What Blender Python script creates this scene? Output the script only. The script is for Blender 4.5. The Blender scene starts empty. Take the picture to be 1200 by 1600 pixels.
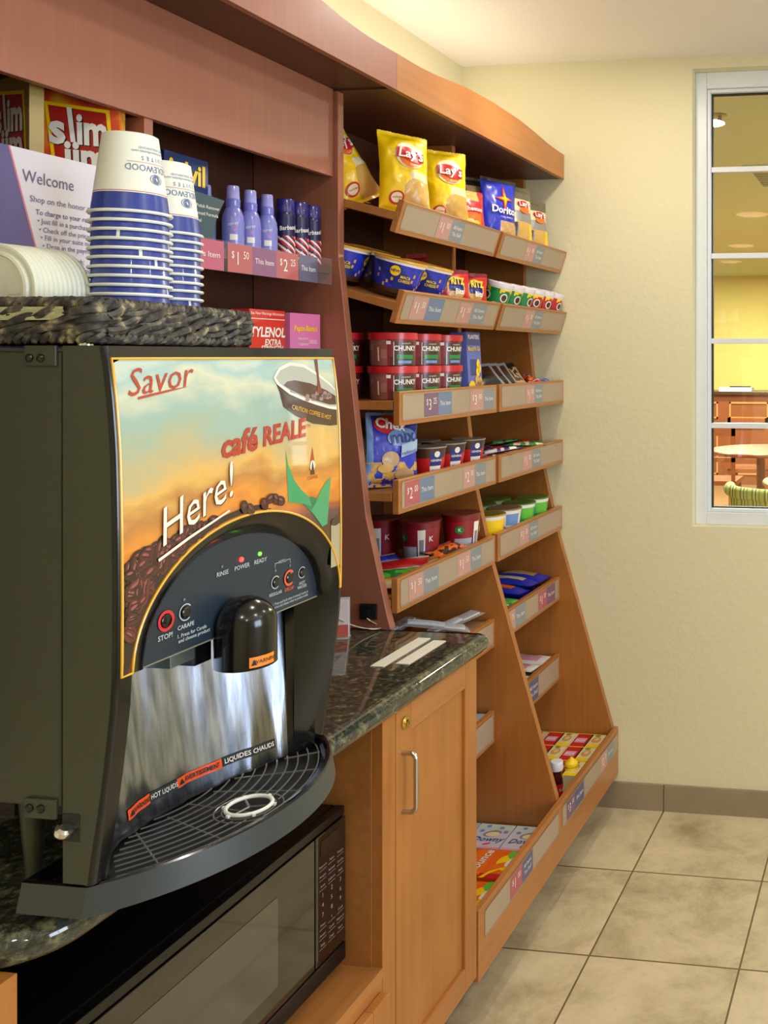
import bpy, bmesh, math, random
from mathutils import Vector, Matrix, noise
PI = math.pi
S = bpy.context.scene
COL = S.collection
random.seed(7)

# ------------------------------------------------------------------ camera, light, exposure
cam = bpy.data.cameras.new('camera'); camo = bpy.data.objects.new('camera', cam); COL.objects.link(camo)
S.camera = camo
camo.location = (0, 0, 1.55); camo.rotation_euler = (math.radians(90), 0, math.radians(7.73))
cam.sensor_fit = 'HORIZONTAL'; cam.sensor_width = 36; cam.lens = 36 * 1438 / 1200
cam.shift_x = -(1207 - 600) / 1200; cam.shift_y = -(800 - 557.3) / 1200
cam.clip_start = 0.02; cam.clip_end = 60

S.view_settings.view_transform = 'Standard'; S.view_settings.look = 'None'
S.view_settings.exposure = -0.12; S.view_settings.gamma = 1
W = bpy.data.worlds.new('world'); S.world = W; W.use_nodes = True
W.node_tree.nodes['Background'].inputs[0].default_value = (0.75, 0.85, 1, 1)
W.node_tree.nodes['Background'].inputs[1].default_value = 0.5

WARM = (1.0, 0.90, 0.79); COOL = (0.72, 0.82, 1.0)
def area(name, loc, rot, size, power, color, sy=None, shape='DISK', spread=None):
    l = bpy.data.lights.new(name, 'AREA'); l.shape = shape if sy is None else 'RECTANGLE'; l.size = size
    if sy: l.size_y = sy
    l.energy = power; l.color = color
    if spread: l.spread = spread
    o = bpy.data.objects.new(name, l); o.location = loc; o.rotation_euler = rot; COL.objects.link(o); return o
ROOM_LAMPS = [(-0.80, 2.42, 8), (-0.35, 1.25, 5.5), (0.85, 2.45, 9), (0.85, 0.9, 9), (-0.30, -0.35, 9), (0.95, -0.9, 9), (2.0, 1.7, 7)]
for i, (x, y, p) in enumerate(ROOM_LAMPS):
    area('ceiling_lamp', (x, y, 2.553), (0, 0, 0), 0.13, p, WARM)
area('added_daylight', (2.78, 0.6, 1.55), (0, math.radians(90), 0), 1.3, 85, COOL, 1.5)  # cool area light added outside the unseen right-hand window
area('cabinet_top_lamp', (-1.38, 2.3, 2.235), (math.radians(180), 0, 0), 0.06, 2.8, (1.0, .84, .66), 1.3)
NEXT_LAMPS = [(-1.033, 6.52), (-1.424, 8.35), (-1.773, 9.74), (0.6, 5.2), (0.6, 8.0), (-2.8, 7.5)]
for x, y in NEXT_LAMPS:
    area('next_room_lamp', (x, y, 2.553), (0, 0, 0), 0.17, 125, (1.0, 0.98, 0.88))

# ------------------------------------------------------------------ materials
def lin(c):
    if isinstance(c, str): c = tuple(int(c[i:i+2], 16) for i in (0, 2, 4))
    return tuple((x/255/12.92 if x/255 <= 0.04045 else ((x/255+0.055)/1.055)**2.4) for x in c) + (1,)
MATS = {}
def mat(name, color, rough=0.5, metal=0.0, coat=0.0, alpha=1.0, trans=0.0, ior=1.5, emit=None, estr=0, spec=0.5, noise_=0.0, nscale=20, bump=0.0, bscale=80, coatr=0.05):
    if name in MATS: return MATS[name]
    m = bpy.data.materials.new(name); m.use_nodes = True; nt = m.node_tree; b = nt.nodes['Principled BSDF']
    col = lin(color) if not (isinstance(color, tuple) and len(color) == 4) else color
    b.inputs['Base Color'].default_value = col
    b.inputs['Roughness'].default_value = rough; b.inputs['Metallic'].default_value = metal
    b.inputs['Coat Weight'].default_value = coat; b.inputs['Coat Roughness'].default_value = coatr
    b.inputs['Alpha'].default_value = alpha
    b.inputs['Transmission Weight'].default_value = trans; b.inputs['IOR'].default_value = ior
    b.inputs['Specular IOR Level'].default_value = spec
    if emit is not None:
        b.inputs['Emission Color'].default_value = lin(emit); b.inputs['Emission Strength'].default_value = estr
    tc = nt.nodes.new('ShaderNodeTexCoord')
    if noise_ or True:
        n = nt.nodes.new('ShaderNodeTexNoise'); n.inputs['Scale'].default_value = nscale; n.inputs['Detail'].default_value = 3
        nt.links.new(tc.outputs['Object'], n.inputs['Vector'])
        mx = nt.nodes.new('ShaderNodeMix'); mx.data_type = 'RGBA'
        k = noise_ if noise_ else 0.04
        mx.inputs[6].default_value = tuple(c*(1-k) for c in col[:3]) + (1,)
        mx.inputs[7].default_value = tuple(min(1, c*(1+k)) for c in col[:3]) + (1,)
        nt.links.new(n.outputs['Fac'], mx.inputs[0]); nt.links.new(mx.outputs[2], b.inputs['Base Color'])
    if bump:
        n2 = nt.nodes.new('ShaderNodeTexNoise'); n2.inputs['Scale'].default_value = bscale; n2.inputs['Detail'].default_value = 3
        nt.links.new(tc.outputs['Object'], n2.inputs['Vector'])
        bp = nt.nodes.new('ShaderNodeBump'); bp.inputs['Strength'].default_value = bump; bp.inputs['Distance'].default_value = 0.004
        nt.links.new(n2.outputs['Fac'], bp.inputs['Height']); nt.links.new(bp.outputs['Normal'], b.inputs['Normal'])
    MATS[name] = m; return m

def N(nt, t, **k):
    n = nt.nodes.new(t)
    for a, v in k.items():
        if a.startswith('i_'):
            n.inputs[int(a[2:])].default_value = v
        else: setattr(n, a, v)
    return n
def ramp(nt, stops):
    r = nt.nodes.new('ShaderNodeValToRGB'); e = r.color_ramp.elements
    while len(e) > 1: e.remove(e[-1])
    e[0].position = stops[0][0]; e[0].color = lin(stops[0][1])
    for p, c in stops[1:]:
        x = e.new(p); x.color = lin(c)
    return r

def wood_mat(name, dark, mid, light, scale=(60, 60, 3), rough=0.38):
    m = bpy.data.materials.new(name); m.use_nodes = True; nt = m.node_tree; b = nt.nodes['Principled BSDF']
    tc = N(nt, 'ShaderNodeTexCoord'); mp = N(nt, 'ShaderNodeMapping'); mp.inputs['Scale'].default_value = scale
    nt.links.new(tc.outputs['Object'], mp.inputs['Vector'])
    n = N(nt, 'ShaderNodeTexNoise'); n.inputs['Scale'].default_value = 1.0; n.inputs['Detail'].default_value = 5; n.inputs['Roughness'].default_value = 0.6
    nt.links.new(mp.outputs['Vector'], n.inputs['Vector'])
    n2 = N(nt, 'ShaderNodeTexNoise'); n2.inputs['Scale'].default_value = 4; n2.inputs['Detail'].default_value = 2
    nt.links.new(tc.outputs['Object'], n2.inputs['Vector'])
    ad = N(nt, 'ShaderNodeMath', operation='MULTIPLY_ADD'); ad.inputs[1].default_value = 0.55
    nt.links.new(n.outputs['Fac'], ad.inputs[0])
    m2 = N(nt, 'ShaderNodeMath', operation='MULTIPLY'); m2.inputs[1].default_value = 0.45
    nt.links.new(n2.outputs['Fac'], m2.inputs[0]); nt.links.new(m2.outputs[0], ad.inputs[2])
    r = ramp(nt, [(0.3, dark), (0.5, mid), (0.7, light)])
    nt.links.new(ad.outputs[0], r.inputs[0]); nt.links.new(r.outputs[0], b.inputs['Base Color'])
    b.inputs['Roughness'].default_value = rough; b.inputs['Coat Weight'].default_value = 0.15; b.inputs['Coat Roughness'].default_value = 0.25
    MATS[name] = m; return m
WOOD = wood_mat('maple_wood', (154, 96, 42), (170, 108, 48), (182, 119, 56))
WOODH = wood_mat('maple_wood_across', (158, 100, 50), (172, 111, 56), (184, 122, 64), scale=(60, 3, 60))
WOODX = wood_mat('maple_wood_shelf', (154, 99, 50), (169, 111, 56), (181, 122, 64), scale=(60, 4, 60))
WOODR = wood_mat('maple_wood_lit_reddish', (146, 90, 70), (153, 95, 73), (161, 102, 79), scale=(90, 90, 6), rough=0.5)  # upper maple, the reddish cast of the light mixed into its colour
WOOD_LIT_RED_V = wood_mat('maple_wood_lit_reddish_upright', (142, 87, 66), (152, 94, 70), (161, 102, 76), scale=(60, 60, 3), rough=0.45)  # upright grain, same reddish light in the colour
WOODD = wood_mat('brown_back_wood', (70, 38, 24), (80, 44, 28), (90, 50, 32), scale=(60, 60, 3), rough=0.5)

def wall_mat(name, c):
    return mat(name, c, rough=0.85, bump=0.25, bscale=45, noise_=0.02, nscale=3)
CREAM = wall_mat('cream_paint', (224, 217, 180))
CEILM = wall_mat('ceiling_paint', (240, 234, 224))
WHITEP = mat('white_window_plastic', (222, 228, 230), 0.35)

def tile_mat(name, base1, base2, grout, ox, oy, s=0.3935, mort=0.0026):
    m = bpy.data.materials.new(name); m.use_nodes = True; nt = m.node_tree; b = nt.nodes['Principled BSDF']
    tc = N(nt, 'ShaderNodeTexCoord'); mp = N(nt, 'ShaderNodeMapping'); mp.inputs['Location'].default_value = (-ox, -oy, 0)
    nt.links.new(tc.outputs['Object'], mp.inputs['Vector'])
    br = N(nt, 'ShaderNodeTexBrick'); br.offset = 0; br.squash = 1
    br.inputs['Scale'].default_value = 1; br.inputs['Mortar Size'].default_value = mort; br.inputs['Mortar Smooth'].default_value = 0.1
    br.inputs['Brick Width'].default_value = s; br.inputs['Row Height'].default_value = s; br.inputs['Bias'].default_value = 0
    br.inputs['Color1'].default_value = (0.0, 0.0, 0.0, 1); br.inputs['Color2'].default_value = (1, 1, 1, 1); br.inputs['Mortar'].default_value = (0.5, 0.5, 0.5, 1)
    nt.links.new(mp.outputs['Vector'], br.inputs['Vector'])
    n = N(nt, 'ShaderNodeTexNoise'); n.inputs['Scale'].default_value = 4.5; n.inputs['Detail'].default_value = 12; n.inputs['Roughness'].default_value = 0.72; n.inputs['Distortion'].default_value = 0.25
    sc = N(nt, 'ShaderNodeVectorMath', operation='MULTIPLY_ADD'); sc.inputs[1].default_value = (3, 3, 3)
    nt.links.new(br.outputs['Color'], sc.inputs[0]); nt.links.new(tc.outputs['Object'], sc.inputs[2]); nt.links.new(sc.outputs[0], n.inputs['Vector'])
    r = ramp(nt, [(0.32, base1), (0.5, base2), (0.62, tuple(min(255, v+14) for v in base2)), (0.72, (200, 172, 128))])
    nt.links.new(n.outputs['Fac'], r.inputs[0])
    mx = N(nt, 'ShaderNodeMix', data_type='RGBA'); nt.links.new(br.outputs['Fac'], mx.inputs[0]); nt.links.new(r.outputs[0], mx.inputs[6]); mx.inputs[7].default_value = lin(grout)
    nt.links.new(mx.outputs[2], b.inputs['Base Color']); b.inputs['Roughness'].default_value = 0.42
    bp = N(nt, 'ShaderNodeBump'); bp.inputs['Strength'].default_value = 0.35; bp.inputs['Distance'].default_value = 0.003
    sub = N(nt, 'ShaderNodeMath', operation='SUBTRACT'); nt.links.new(n.outputs['Fac'], sub.inputs[0]); nt.links.new(br.outputs['Fac'], sub.inputs[1])
    nt.links.new(sub.outputs[0], bp.inputs['Height']); nt.links.new(bp.outputs['Normal'], b.inputs['Normal'])
    MATS[name] = m; return m
TILE = tile_mat('beige_floor_tile', (164, 146, 112), (202, 188, 152), (112, 94, 62), -0.79, 2.69)
BTILE = mat('baseboard_tile', (150, 134, 108), 0.5, noise_=0.2, nscale=9, bump=0.1)
GROUT = mat('grout', (110, 92, 66), 0.9)

def granite():
    m = bpy.data.materials.new('dark_granite'); m.use_nodes = True; nt = m.node_tree; b = nt.nodes['Principled BSDF']
    tc = N(nt, 'ShaderNodeTexCoord')
    v = N(nt, 'ShaderNodeTexVoronoi'); v.inputs['Scale'].default_value = 170; nt.links.new(tc.outputs['Object'], v.inputs['Vector'])
    n = N(nt, 'ShaderNodeTexNoise'); n.inputs['Scale'].default_value = 70; n.inputs['Detail'].default_value = 5; n.inputs['Roughness'].default_value = 0.7
    nt.links.new(tc.outputs['Object'], n.inputs['Vector'])
    r1 = ramp(nt, [(0.0, (20, 20, 15)), (0.42, (36, 35, 24)), (0.52, (60, 58, 38)), (0.62, (118, 112, 74)), (0.8, (160, 152, 112))])
    nt.links.new(n.outputs['Fac'], r1.inputs[0])
    r2 = ramp(nt, [(0.0, (22, 26, 22)), (0.5, (52, 60, 58)), (1.0, (96, 108, 110))])
    nt.links.new(v.outputs['Color'], r2.inputs[0])
    mx = N(nt, 'ShaderNodeMix', data_type='RGBA'); mx.inputs[0].default_value = 0.35
    nt.links.new(r1.outputs[0], mx.inputs[6]); nt.links.new(r2.outputs[0], mx.inputs[7]); nt.links.new(mx.outputs[2], b.inputs['Base Color'])
    b.inputs['Roughness'].default_value = 0.07; b.inputs['Coat Weight'].default_value = 0.5; b.inputs['Coat Roughness'].default_value = 0.03
    MATS['dark_granite'] = m; return m
GRANITE = granite()

# ------------------------------------------------------------------ mesh builder
def V(*a): return Vector(a)
def plane(o, u, v):
    o = Vector(o); u = Vector(u); v = Vector(v); n = u.cross(v).normalized()
    return lambda a, b, off=0.0: o + u*a + v*b + n*off
_tc = {}
def text2d(s, size=1.0, shear=0.0, bold=0.0, align='CENTER', spacing=1.0):
    key = (s, size, shear, bold, align, spacing)
    if key in _tc: return _tc[key]
    c = bpy.data.curves.new('t', 'FONT'); c.body = s; c.size = size; c.shear = shear; c.offset = bold*size; c.resolution_u = 2
    c.align_x = align; c.align_y = 'CENTER'; c.space_character = spacing
    o = bpy.data.objects.new('t', c); COL.objects.link(o)
    me = o.to_mesh()
    r = ([(v.co.x, v.co.y) for v in me.vertices], [tuple(p.vertices) for p in me.polygons])
    o.to_mesh_clear(); bpy.data.objects.remove(o); bpy.data.curves.remove(c)
    _tc[key] = r; return r

class MB:
    def __init__(s): s.v = []; s.f = []; s.m = []; s.mats = []
    def mi(s, m):
        if m not in s.mats: s.mats.append(m)
        return s.mats.index(m)
    def add(s, vs, fs, m):
        k = len(s.v); s.v += [Vector(p) for p in vs]; i = s.mi(m)
        for f in fs: s.f.append(tuple(k+a for a in f)); s.m.append(i)
        return s
    def box(s, lo, hi, m, M=None, mt=None):
        x0, y0, z0 = lo; x1, y1, z1 = hi
        vs = [V(x, y, z) for x in (x0, x1) for y in (y0, y1) for z in (z0, z1)]
        if M: vs = [M @ p for p in vs]
        fs = [(0, 1, 3, 2), (4, 6, 7, 5), (0, 4, 5, 1), (2, 3, 7, 6), (0, 2, 6, 4), (1, 5, 7, 3)]
        s.add(vs, fs[:5], m); k = len(s.v)-8
        s.f.append(tuple(k+a for a in fs[5])); s.m.append(s.mi(mt or m)); return s
    def prism(s, pts, fr, d, m):
        n = len(pts); a = [fr(u, v, 0) for u, v in pts]; b = [fr(u, v, d) for u, v in pts]
        fs = [tuple(range(n))[::-1], tuple(range(n, 2*n))] + [(i, (i+1) % n, n+(i+1) % n, n+i) for i in range(n)]
        if d < 0: fs = [f[::-1] for f in fs]
        return s.add(a+b, fs, m)
    def sheet(s, nu, nv, fn, m, flip=False, cu=False):
        k = len(s.v); s.v += [Vector(fn(i/nu, j/nv)) for j in range(nv+1) for i in range(nu+1)]
        for j in range(nv):
            for i in range(nu):
                a = k+j*(nu+1)+i; f = (a, a+1, a+nu+2, a+nu+1)
                mm = m((i+.5)/nu, (j+.5)/nv) if callable(m) else m
                s.f.append(f[::-1] if flip else f); s.m.append(s.mi(mm))
        return s
    def lathe(s, prof, m, seg=32, M=None, cls=None):
        M = M or Matrix(); k = len(s.v); n = len(prof)
        for r, z in prof:
            for i in range(seg):
                a = 2*PI*i/seg; s.v.append(M @ V(r*math.cos(a), r*math.sin(a), z))
        for j in range(n-1):
            for i in range(seg):
                a = k+j*seg+i; b = k+j*seg+(i+1) % seg
                mm = cls(2*PI*(i+.5)/seg, (prof[j][1]+prof[j+1][1])/2, j) if cls else m
                s.f.append((a, b, b+seg, a+seg)); s.m.append(s.mi(mm))
        mm = cls(0, prof[0][1], -1) if cls else m; mt = cls(0, prof[-1][1], n) if cls else m
        if prof[0][0] > 1e-5: s.f.append(tuple(k+i for i in range(seg))[::-1]); s.m.append(s.mi(mm))
        if prof[-1][0] > 1e-5: s.f.append(tuple(k+(n-1)*seg+i for i in range(seg))); s.m.append(s.mi(mt))
        return s
    def tube(s, path, r, m, seg=8, closed=False):
        P = [Vector(p) for p in path]; n = len(P); k = len(s.v); pa = None
        for i, p in enumerate(P):
            t = (P[(i+1) % n]-P[i-1]) if closed else (P[min(i+1, n-1)]-P[max(i-1, 0)])
            t.normalize()
            if pa is None:
                a = V(0, 0, 1).cross(t)
                if a.length < 1e-2: a = V(1, 0, 0).cross(t)
            else: a = pa - t*pa.dot(t)
            a.normalize(); pa = a; b = t.cross(a); rr = r[i] if isinstance(r, (list, tuple)) else r
            for j in range(seg):
                w = 2*PI*j/seg; s.v.append(p + a*math.cos(w)*rr + b*math.sin(w)*rr)
        for i in range(n if closed else n-1):
            for j in range(seg):
                a = k+i*seg+j; b = k+i*seg+(j+1) % seg; c = k+((i+1) % n)*seg
                s.f.append((a, b, c+(j+1) % seg, c+j)); s.m.append(s.mi(m))
        if not closed:
            s.f.append(tuple(k+j for j in range(seg))[::-1]); s.m.append(s.mi(m))
            s.f.append(tuple(k+(n-1)*seg+j for j in range(seg))); s.m.append(s.mi(m))
        return s
    def text(s, t, fr, m, size, at=(0, 0), off=0.0006, rot=0.0, shear=0.0, bold=0.0, align='CENTER', sx=1.0, spacing=1.0):
        vs, fs = text2d(t, size, shear, bold, align, spacing); c, sn = math.cos(rot), math.sin(rot)
        return s.add([fr(at[0]+(x*sx*c-y*sn), at[1]+(x*sx*sn+y*c), off) for x, y in vs], fs, m)
    def rect(s, fr, a0, b0, a1, b1, m, off=0.0004, nu=1, nv=1, skew=0.0):
        return s.sheet(nu, nv, lambda i, j: fr(a0+(a1-a0)*i+skew*j, b0+(b1-b0)*j, off), m)
    def disc(s, fr, a, b, ra, rb, m, off=0.0005, seg=20, rot=0.0, r0=0.0, a0=0.0, a1=2*PI, rings=1):
        c, sn = math.cos(rot), math.sin(rot)
        def f(i, j):
            t = a0+(a1-a0)*i; k = r0+(1-r0)*(1-j); x = ra*k*math.cos(t); y = rb*k*math.sin(t)
            return fr(a+x*c-y*sn, b+x*sn+y*c, off)
        return s.sheet(seg, rings, f, m)
    def poly(s, fr, pts, m, off=0.0005):
        return s.add([fr(a, b, off) for a, b in pts], [tuple(range(len(pts)))], m)
    def build(s, name, parent=None, origin=None, smooth=30, bevel=0.0, M=None, seg=2):
        me = bpy.data.meshes.new(name)
        o = origin if origin is not None else (parent['_w'] if parent and '_w' in parent else (0, 0, 0)); o = Vector(o)
        vs = [((M @ p) if M else p) - o for p in s.v]
        me.from_pydata(vs, [], s.f); me.validate(verbose=False)
        for m in s.mats: me.materials.append(m)
        if len(me.polygons) == len(s.m): me.polygons.foreach_set('material_index', s.m)
        else:
            raise RuntimeError('face mismatch '+name)
        if smooth:
            me.polygons.foreach_set('use_smooth', [True]*len(me.polygons)); me.set_sharp_from_angle(angle=math.radians(smooth))
        me.update()
        ob = bpy.data.objects.new(name, me); COL.objects.link(ob)
        if parent:
            ob.parent = parent
            if '_w' in parent: ob['_w'] = list(parent['_w'])
        if origin is not None and not parent: ob.location = o
        if bevel:
            b = ob.modifiers.new('bevel', 'BEVEL'); b.width = bevel; b.segments = seg; b.limit_method = 'ANGLE'; b.angle_limit = math.radians(40)
        return ob

def tag(o, label, cat, group=None):
    o['label'] = label; o['category'] = cat
    if group: o['group'] = group
    return o
def thing(name, label, cat, loc=(0, 0, 0), rot=(0, 0, 0), group=None, world=False):
    o = bpy.data.objects.new(name, None); COL.objects.link(o); o.empty_display_size = 0.05
    o.location = loc; o.rotation_euler = rot
    if world: o['_w'] = list(loc)
    return tag(o, label, cat, group)
def struct(name, mb, origin=(0, 0, 0), **k):
    o = mb.build(name, origin=origin, **k); o['kind'] = 'structure'; return o
def dup(root, loc, rot, label, group=None):
    r = root.copy(); COL.objects.link(r); r.location = loc; r.rotation_euler = rot; r['label'] = label
    if group: r['group'] = group
    for ch in list(root.children):
        c = ch.copy(); COL.objects.link(c); c.parent = r
        for g in list(ch.children):
            d = g.copy(); COL.objects.link(d); d.parent = c
    return r
def interp(tab, x):
    if x <= tab[0][0]: return tab[0][1]
    for (a, b), (c, d) in zip(tab, tab[1:]):
        if x <= c: return b+(d-b)*(x-a)/(c-a)
    return tab[-1][1]

# ------------------------------------------------------------------ the room
XL, XR, YB, YF, ZC = -1.52, 2.6, -2.4, 3.068, 2.572
struct('floor', MB().box((XL-.1, YB-.1, -.05), (XR+.1, YF+.08, 0), TILE), smooth=0)
struct('ceiling', MB().box((XL-.1, YB-.1, ZC), (XR+.1, YF+.08, ZC+.05), CEILM), smooth=0)
struct('wall_left', MB().box((XL-.1, YB-.1, 0), (XL, YF+.14, ZC), CREAM), smooth=0)
struct('wall_back', MB().box((XL-.1, YB-.1, 0), (XR+.1, YB, ZC), CREAM), smooth=0)
# right wall with an unseen window added for cool daylight
w = MB(); wy0, wy1, wz0, wz1 = -0.2, 1.4, 0.85, 2.2
w.box((XR, YB-.1, 0), (XR+.1, wy0, ZC), CREAM); w.box((XR, wy1, 0), (XR+.1, YF+.14, ZC), CREAM)
w.box((XR, wy0, 0), (XR+.1, wy1, wz0), CREAM); w.box((XR, wy0, wz1), (XR+.1, wy1, ZC), CREAM)
struct('wall_right', w, smooth=0)
w = MB()
for a, b, c, d in ((wy0, wz0, wy0+.05, wz1), (wy1-.05, wz0, wy1, wz1), (wy0+.05, wz0, wy1-.05, wz0+.05), (wy0+.05, wz1-.05, wy1-.05, wz1), (.58, wz0+.05, .62, wz1-.05)):
    w.box((XR+.02, a, b), (XR+.06, c, d), WHITEP)
struct('added_window', w, smooth=0)
# far wall with the window opening
ox0, ox1, oz0, oz1 = -0.692, 0.62, 0.972, 2.530
w = MB(); Y0, Y1 = YF, YF+.14
w.box((XL-.1, Y0, 0), (ox0, Y1, ZC), CREAM); w.box((ox1, Y0, 0), (XR+.1, Y1, ZC), CREAM)
w.box((ox0, Y0, 0), (ox1, Y1, oz0), CREAM); w.box((ox0, Y0, oz1), (ox1, Y1, ZC), CREAM)
struct('wall_far', w, smooth=0)
BLK = mat('black_gasket', (26, 30, 26), 0.6)
win = bpy.data.objects.new('window_1', None); COL.objects.link(win); win['kind'] = 'structure'; win.location = ((ox0+ox1)/2, YF+.06, oz0); win['_w'] = list(win.location)
w = MB(); fy0, fy1 = YF+.045, YF+.115; gx0, gx1, gz0, gz1 = -0.640, 0.565, 1.026, 2.462
for a, b, c, d in ((ox0, oz0, gx0-.012, oz1), (gx1+.012, oz0, ox1, oz1), (gx0-.012, oz0, gx1+.012, gz0-.012), (gx0-.012, gz1+.012, gx1+.012, oz1)):
    w.box((a, fy0, b), (c, fy1, d), WHITEP)
for a, b, c, d in ((gx0-.012, gz0-.012, gx0, gz1+.012), (gx1, gz0-.012, gx1+.012, gz1+.012), (gx0, gz0-.012, gx1, gz0), (gx0, gz1, gx1, gz1+.012)):
    w.box((a, fy0+.012, b), (c, fy1, d), WHITEP)
w.build('window_frame', win, smooth=0, bevel=.002)
w = MB()
for a, b, c, d in ((gx0, gz0, gx0+.004, gz1), (gx1-.004, gz0, gx1, gz1), (gx0, gz0, gx1, gz0+.004), (gx0, gz1-.004, gx1, gz1)):
    w.box((a, fy0+.03, b), (c, fy0+.05, d), BLK)
w.build('window_gasket', win, smooth=0)
for z in (2.198, 1.899, 1.604, 1.311):
    MB().box((gx0, fy0+.022, z-.009), (gx1, fy0+.046, z+.009), WHITEP).build('window_muntin', win, smooth=0, bevel=.001)
gm = bpy.data.materials.new('window_glass'); gm.use_nodes = True; nt = gm.node_tree; nt.nodes.remove(nt.nodes['Principled BSDF'])
tr = N(nt, 'ShaderNodeBsdfTransparent'); tr.inputs[0].default_value = (.93, .96, .92, 1); gl = N(nt, 'ShaderNodeBsdfGlossy'); gl.inputs['Roughness'].default_value = 0.01
fr_ = N(nt, 'ShaderNodeFresnel'); fr_.inputs[0].default_value = 1.7; mxs = N(nt, 'ShaderNodeMixShader')
nt.links.new(fr_.outputs[0], mxs.inputs[0]); nt.links.new(tr.outputs[0], mxs.inputs[1]); nt.links.new(gl.outputs[0], mxs.inputs[2]); nt.links.new(mxs.outputs[0], nt.nodes['Material Output'].inputs[0])
MB().box((gx0, fy0+.036, gz0), (gx1, fy0+.040, gz1), gm).build('window_pane', win, smooth=0)
# tile baseboards
b = MB(); x = XL
xs = [XL, -1.18, -.79, -.396, -.002, .392, .786, 1.18, 1.574, 1.968, 2.36, XR]
for a, c in zip(xs, xs[1:]): b.box((a+.0015, YF-.010, 0), (c-.0015, YF, .089), BTILE)
b.box((XL, YF-.007, 0), (XR, YF, .088), GROUT)
struct('baseboard_far', b, smooth=0, bevel=.001)
for nm, lo, hi in (('baseboard_right', (XR-.01, YB, 0), (XR, YF-.01, .089)), ('baseboard_back', (XL, YB, 0), (XR-.01, YB+.01, .089))):
    struct(nm, MB().box(lo, hi, BTILE), smooth=0)

# recessed ceiling lamps
LAMP = mat('lamp_lens', (255, 244, 220), 0.4, emit=(255, 228, 180), estr=9)
LAMPN = mat('lamp_lens_next', (255, 250, 235), 0.4, emit=(255, 246, 220), estr=3)
WTRIM = mat('white_trim', (235, 235, 228), 0.4)
def downlight(x, y, r, lm, label, group):
    t = thing('ceiling_light', label, 'ceiling light', (x, y, ZC), group=group)
    MB().lathe([(r, -.004), (r*1.18, -.005), (r*1.25, 0), (r, 0)], WTRIM, 32).build('trim_ring', t)
    MB().lathe([(r, -.003), (r, -.0005)], lm, 32).build('lens', t)
for x, y, p in ROOM_LAMPS: downlight(x, y, .075, LAMP, 'round recessed ceiling light above the shop corner', 'recessed lights above the shop corner')
for i, (x, y) in enumerate(NEXT_LAMPS):
    if i < 3: downlight(x, y, .095, LAMPN, ['large round ceiling light seen through the window, nearest of the three', 'middle round ceiling light seen through the window', 'farthest and smallest round ceiling light seen through the window'][i], 'ceiling lights in the room behind the window')
    else: downlight(x, y, .095, LAMPN, 'round ceiling light further along in the next room', 'unseen lights of the next room')

# ------------------------------------------------------------------ the room behind the window
YELL = wall_mat('yellow_paint', (206, 188, 108)); NCEIL = wall_mat('olive_ceiling', (190, 198, 158))
struct('wall_next_far', MB().box((-5, 11.5, 0), (3, 11.6, ZC), YELL), smooth=0)
struct('wall_next_left', MB().box((-5.1, YF+.14, 0), (-5, 11.6, ZC), YELL), smooth=0)
struct('wall_next_right', MB().box((3, YF+.14, 0), (3.1, 11.6, ZC), YELL), smooth=0)
struct('ceiling_next', MB().box((-5.1, YF+.14, ZC), (3.1, 11.6, ZC+.05), NCEIL), smooth=0)
struct('floor_next', MB().box((-5.1, YF+.14, -.05), (3.1, 11.6, 0), mat('next_floor', (150, 112, 70), 0.6, noise_=.1)), smooth=0)
NW = mat('red_brown_wood', (132, 72, 34), 0.4, noise_=.12, nscale=12); NWL = mat('yellow_lit_moulding_wood', (190, 132, 72), 0.4)  # desk frames paler: the yellow light on them is in the colour
t = thing('reception_desk', 'long red-brown panelled wooden desk seen through the lower window panes', 'desk', (-1.7, 11.2, 0), world=True)
MB().box((-4.6, 11.0, 0), (1.6, 11.45, 1.09), NW).build('body', t, smooth=0)
MB().box((-4.65, 10.93, 1.09), (1.65, 11.48, 1.13), mat('desk_top_dark', (70, 46, 26), .3)).build('desk_top', t, smooth=0, bevel=.005)
x = -4.5
while x < 1.4:
    b = MB()
    for z0, z1 in ((.80, 1.0), (.12, .70)):
        for a, c, d, e in ((x, z0, x+.02, z1), (x+.46, z0, x+.48, z1), (x, z0, x+.48, z0+.02), (x, z1-.02, x+.48, z1)):
            b.box((a, 10.985, c), (d, 11.0, e), NWL)
    b.build('moulding', t, smooth=0); x += .62
t = thing('paper_stack', 'small stack of white papers on the desk behind the window', 'papers', (-1.95, 11.1, 1.13))
MB().box((-.2, -.1, 0), (.2, .1, .045), mat('paper_white', (236, 236, 226), .8)).build('sheets', t, smooth=0)
MB().box((-.08, -.03, .046), (.18, .0, .06), BLK).build('pen', t, smooth=0)
# vent and sprinkler on the next ceiling
t = thing('ceiling_vent', 'white slatted air vent on the ceiling beyond the window', 'vent', (-.52, 5.15, ZC))
b = MB().box((-.3, -.3, -.012), (.3, -.27, 0), NCEIL).box((-.3, .27, -.012), (.3, .3, 0), NCEIL).box((-.3, -.27, -.012), (-.27, .27, 0), NCEIL).box((.27, -.27, -.012), (.3, .27, 0), NCEIL)
b.build('frame', t, smooth=0)
b = MB()
for i in range(9): b.box((-.27, -.262+i*.06, -.010), (.27, -.24+i*.06, -.001), mat('vent_slat', (150, 150, 110), .5))
b.build('slats', t, smooth=0)
t = thing('fire_sprinkler', 'small metal fire sprinkler on the ceiling behind the top window pane', 'sprinkler', (-.743, 3.82, ZC))
MB().lathe([(.03, 0), (.03, -.004), (.008, -.006), (.007, -.03), (.012, -.032), (.012, -.036), (.003, -.04)][::-1], mat('dull_brass', (150, 130, 80), .4, .8), 20).build('head', t)
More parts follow.
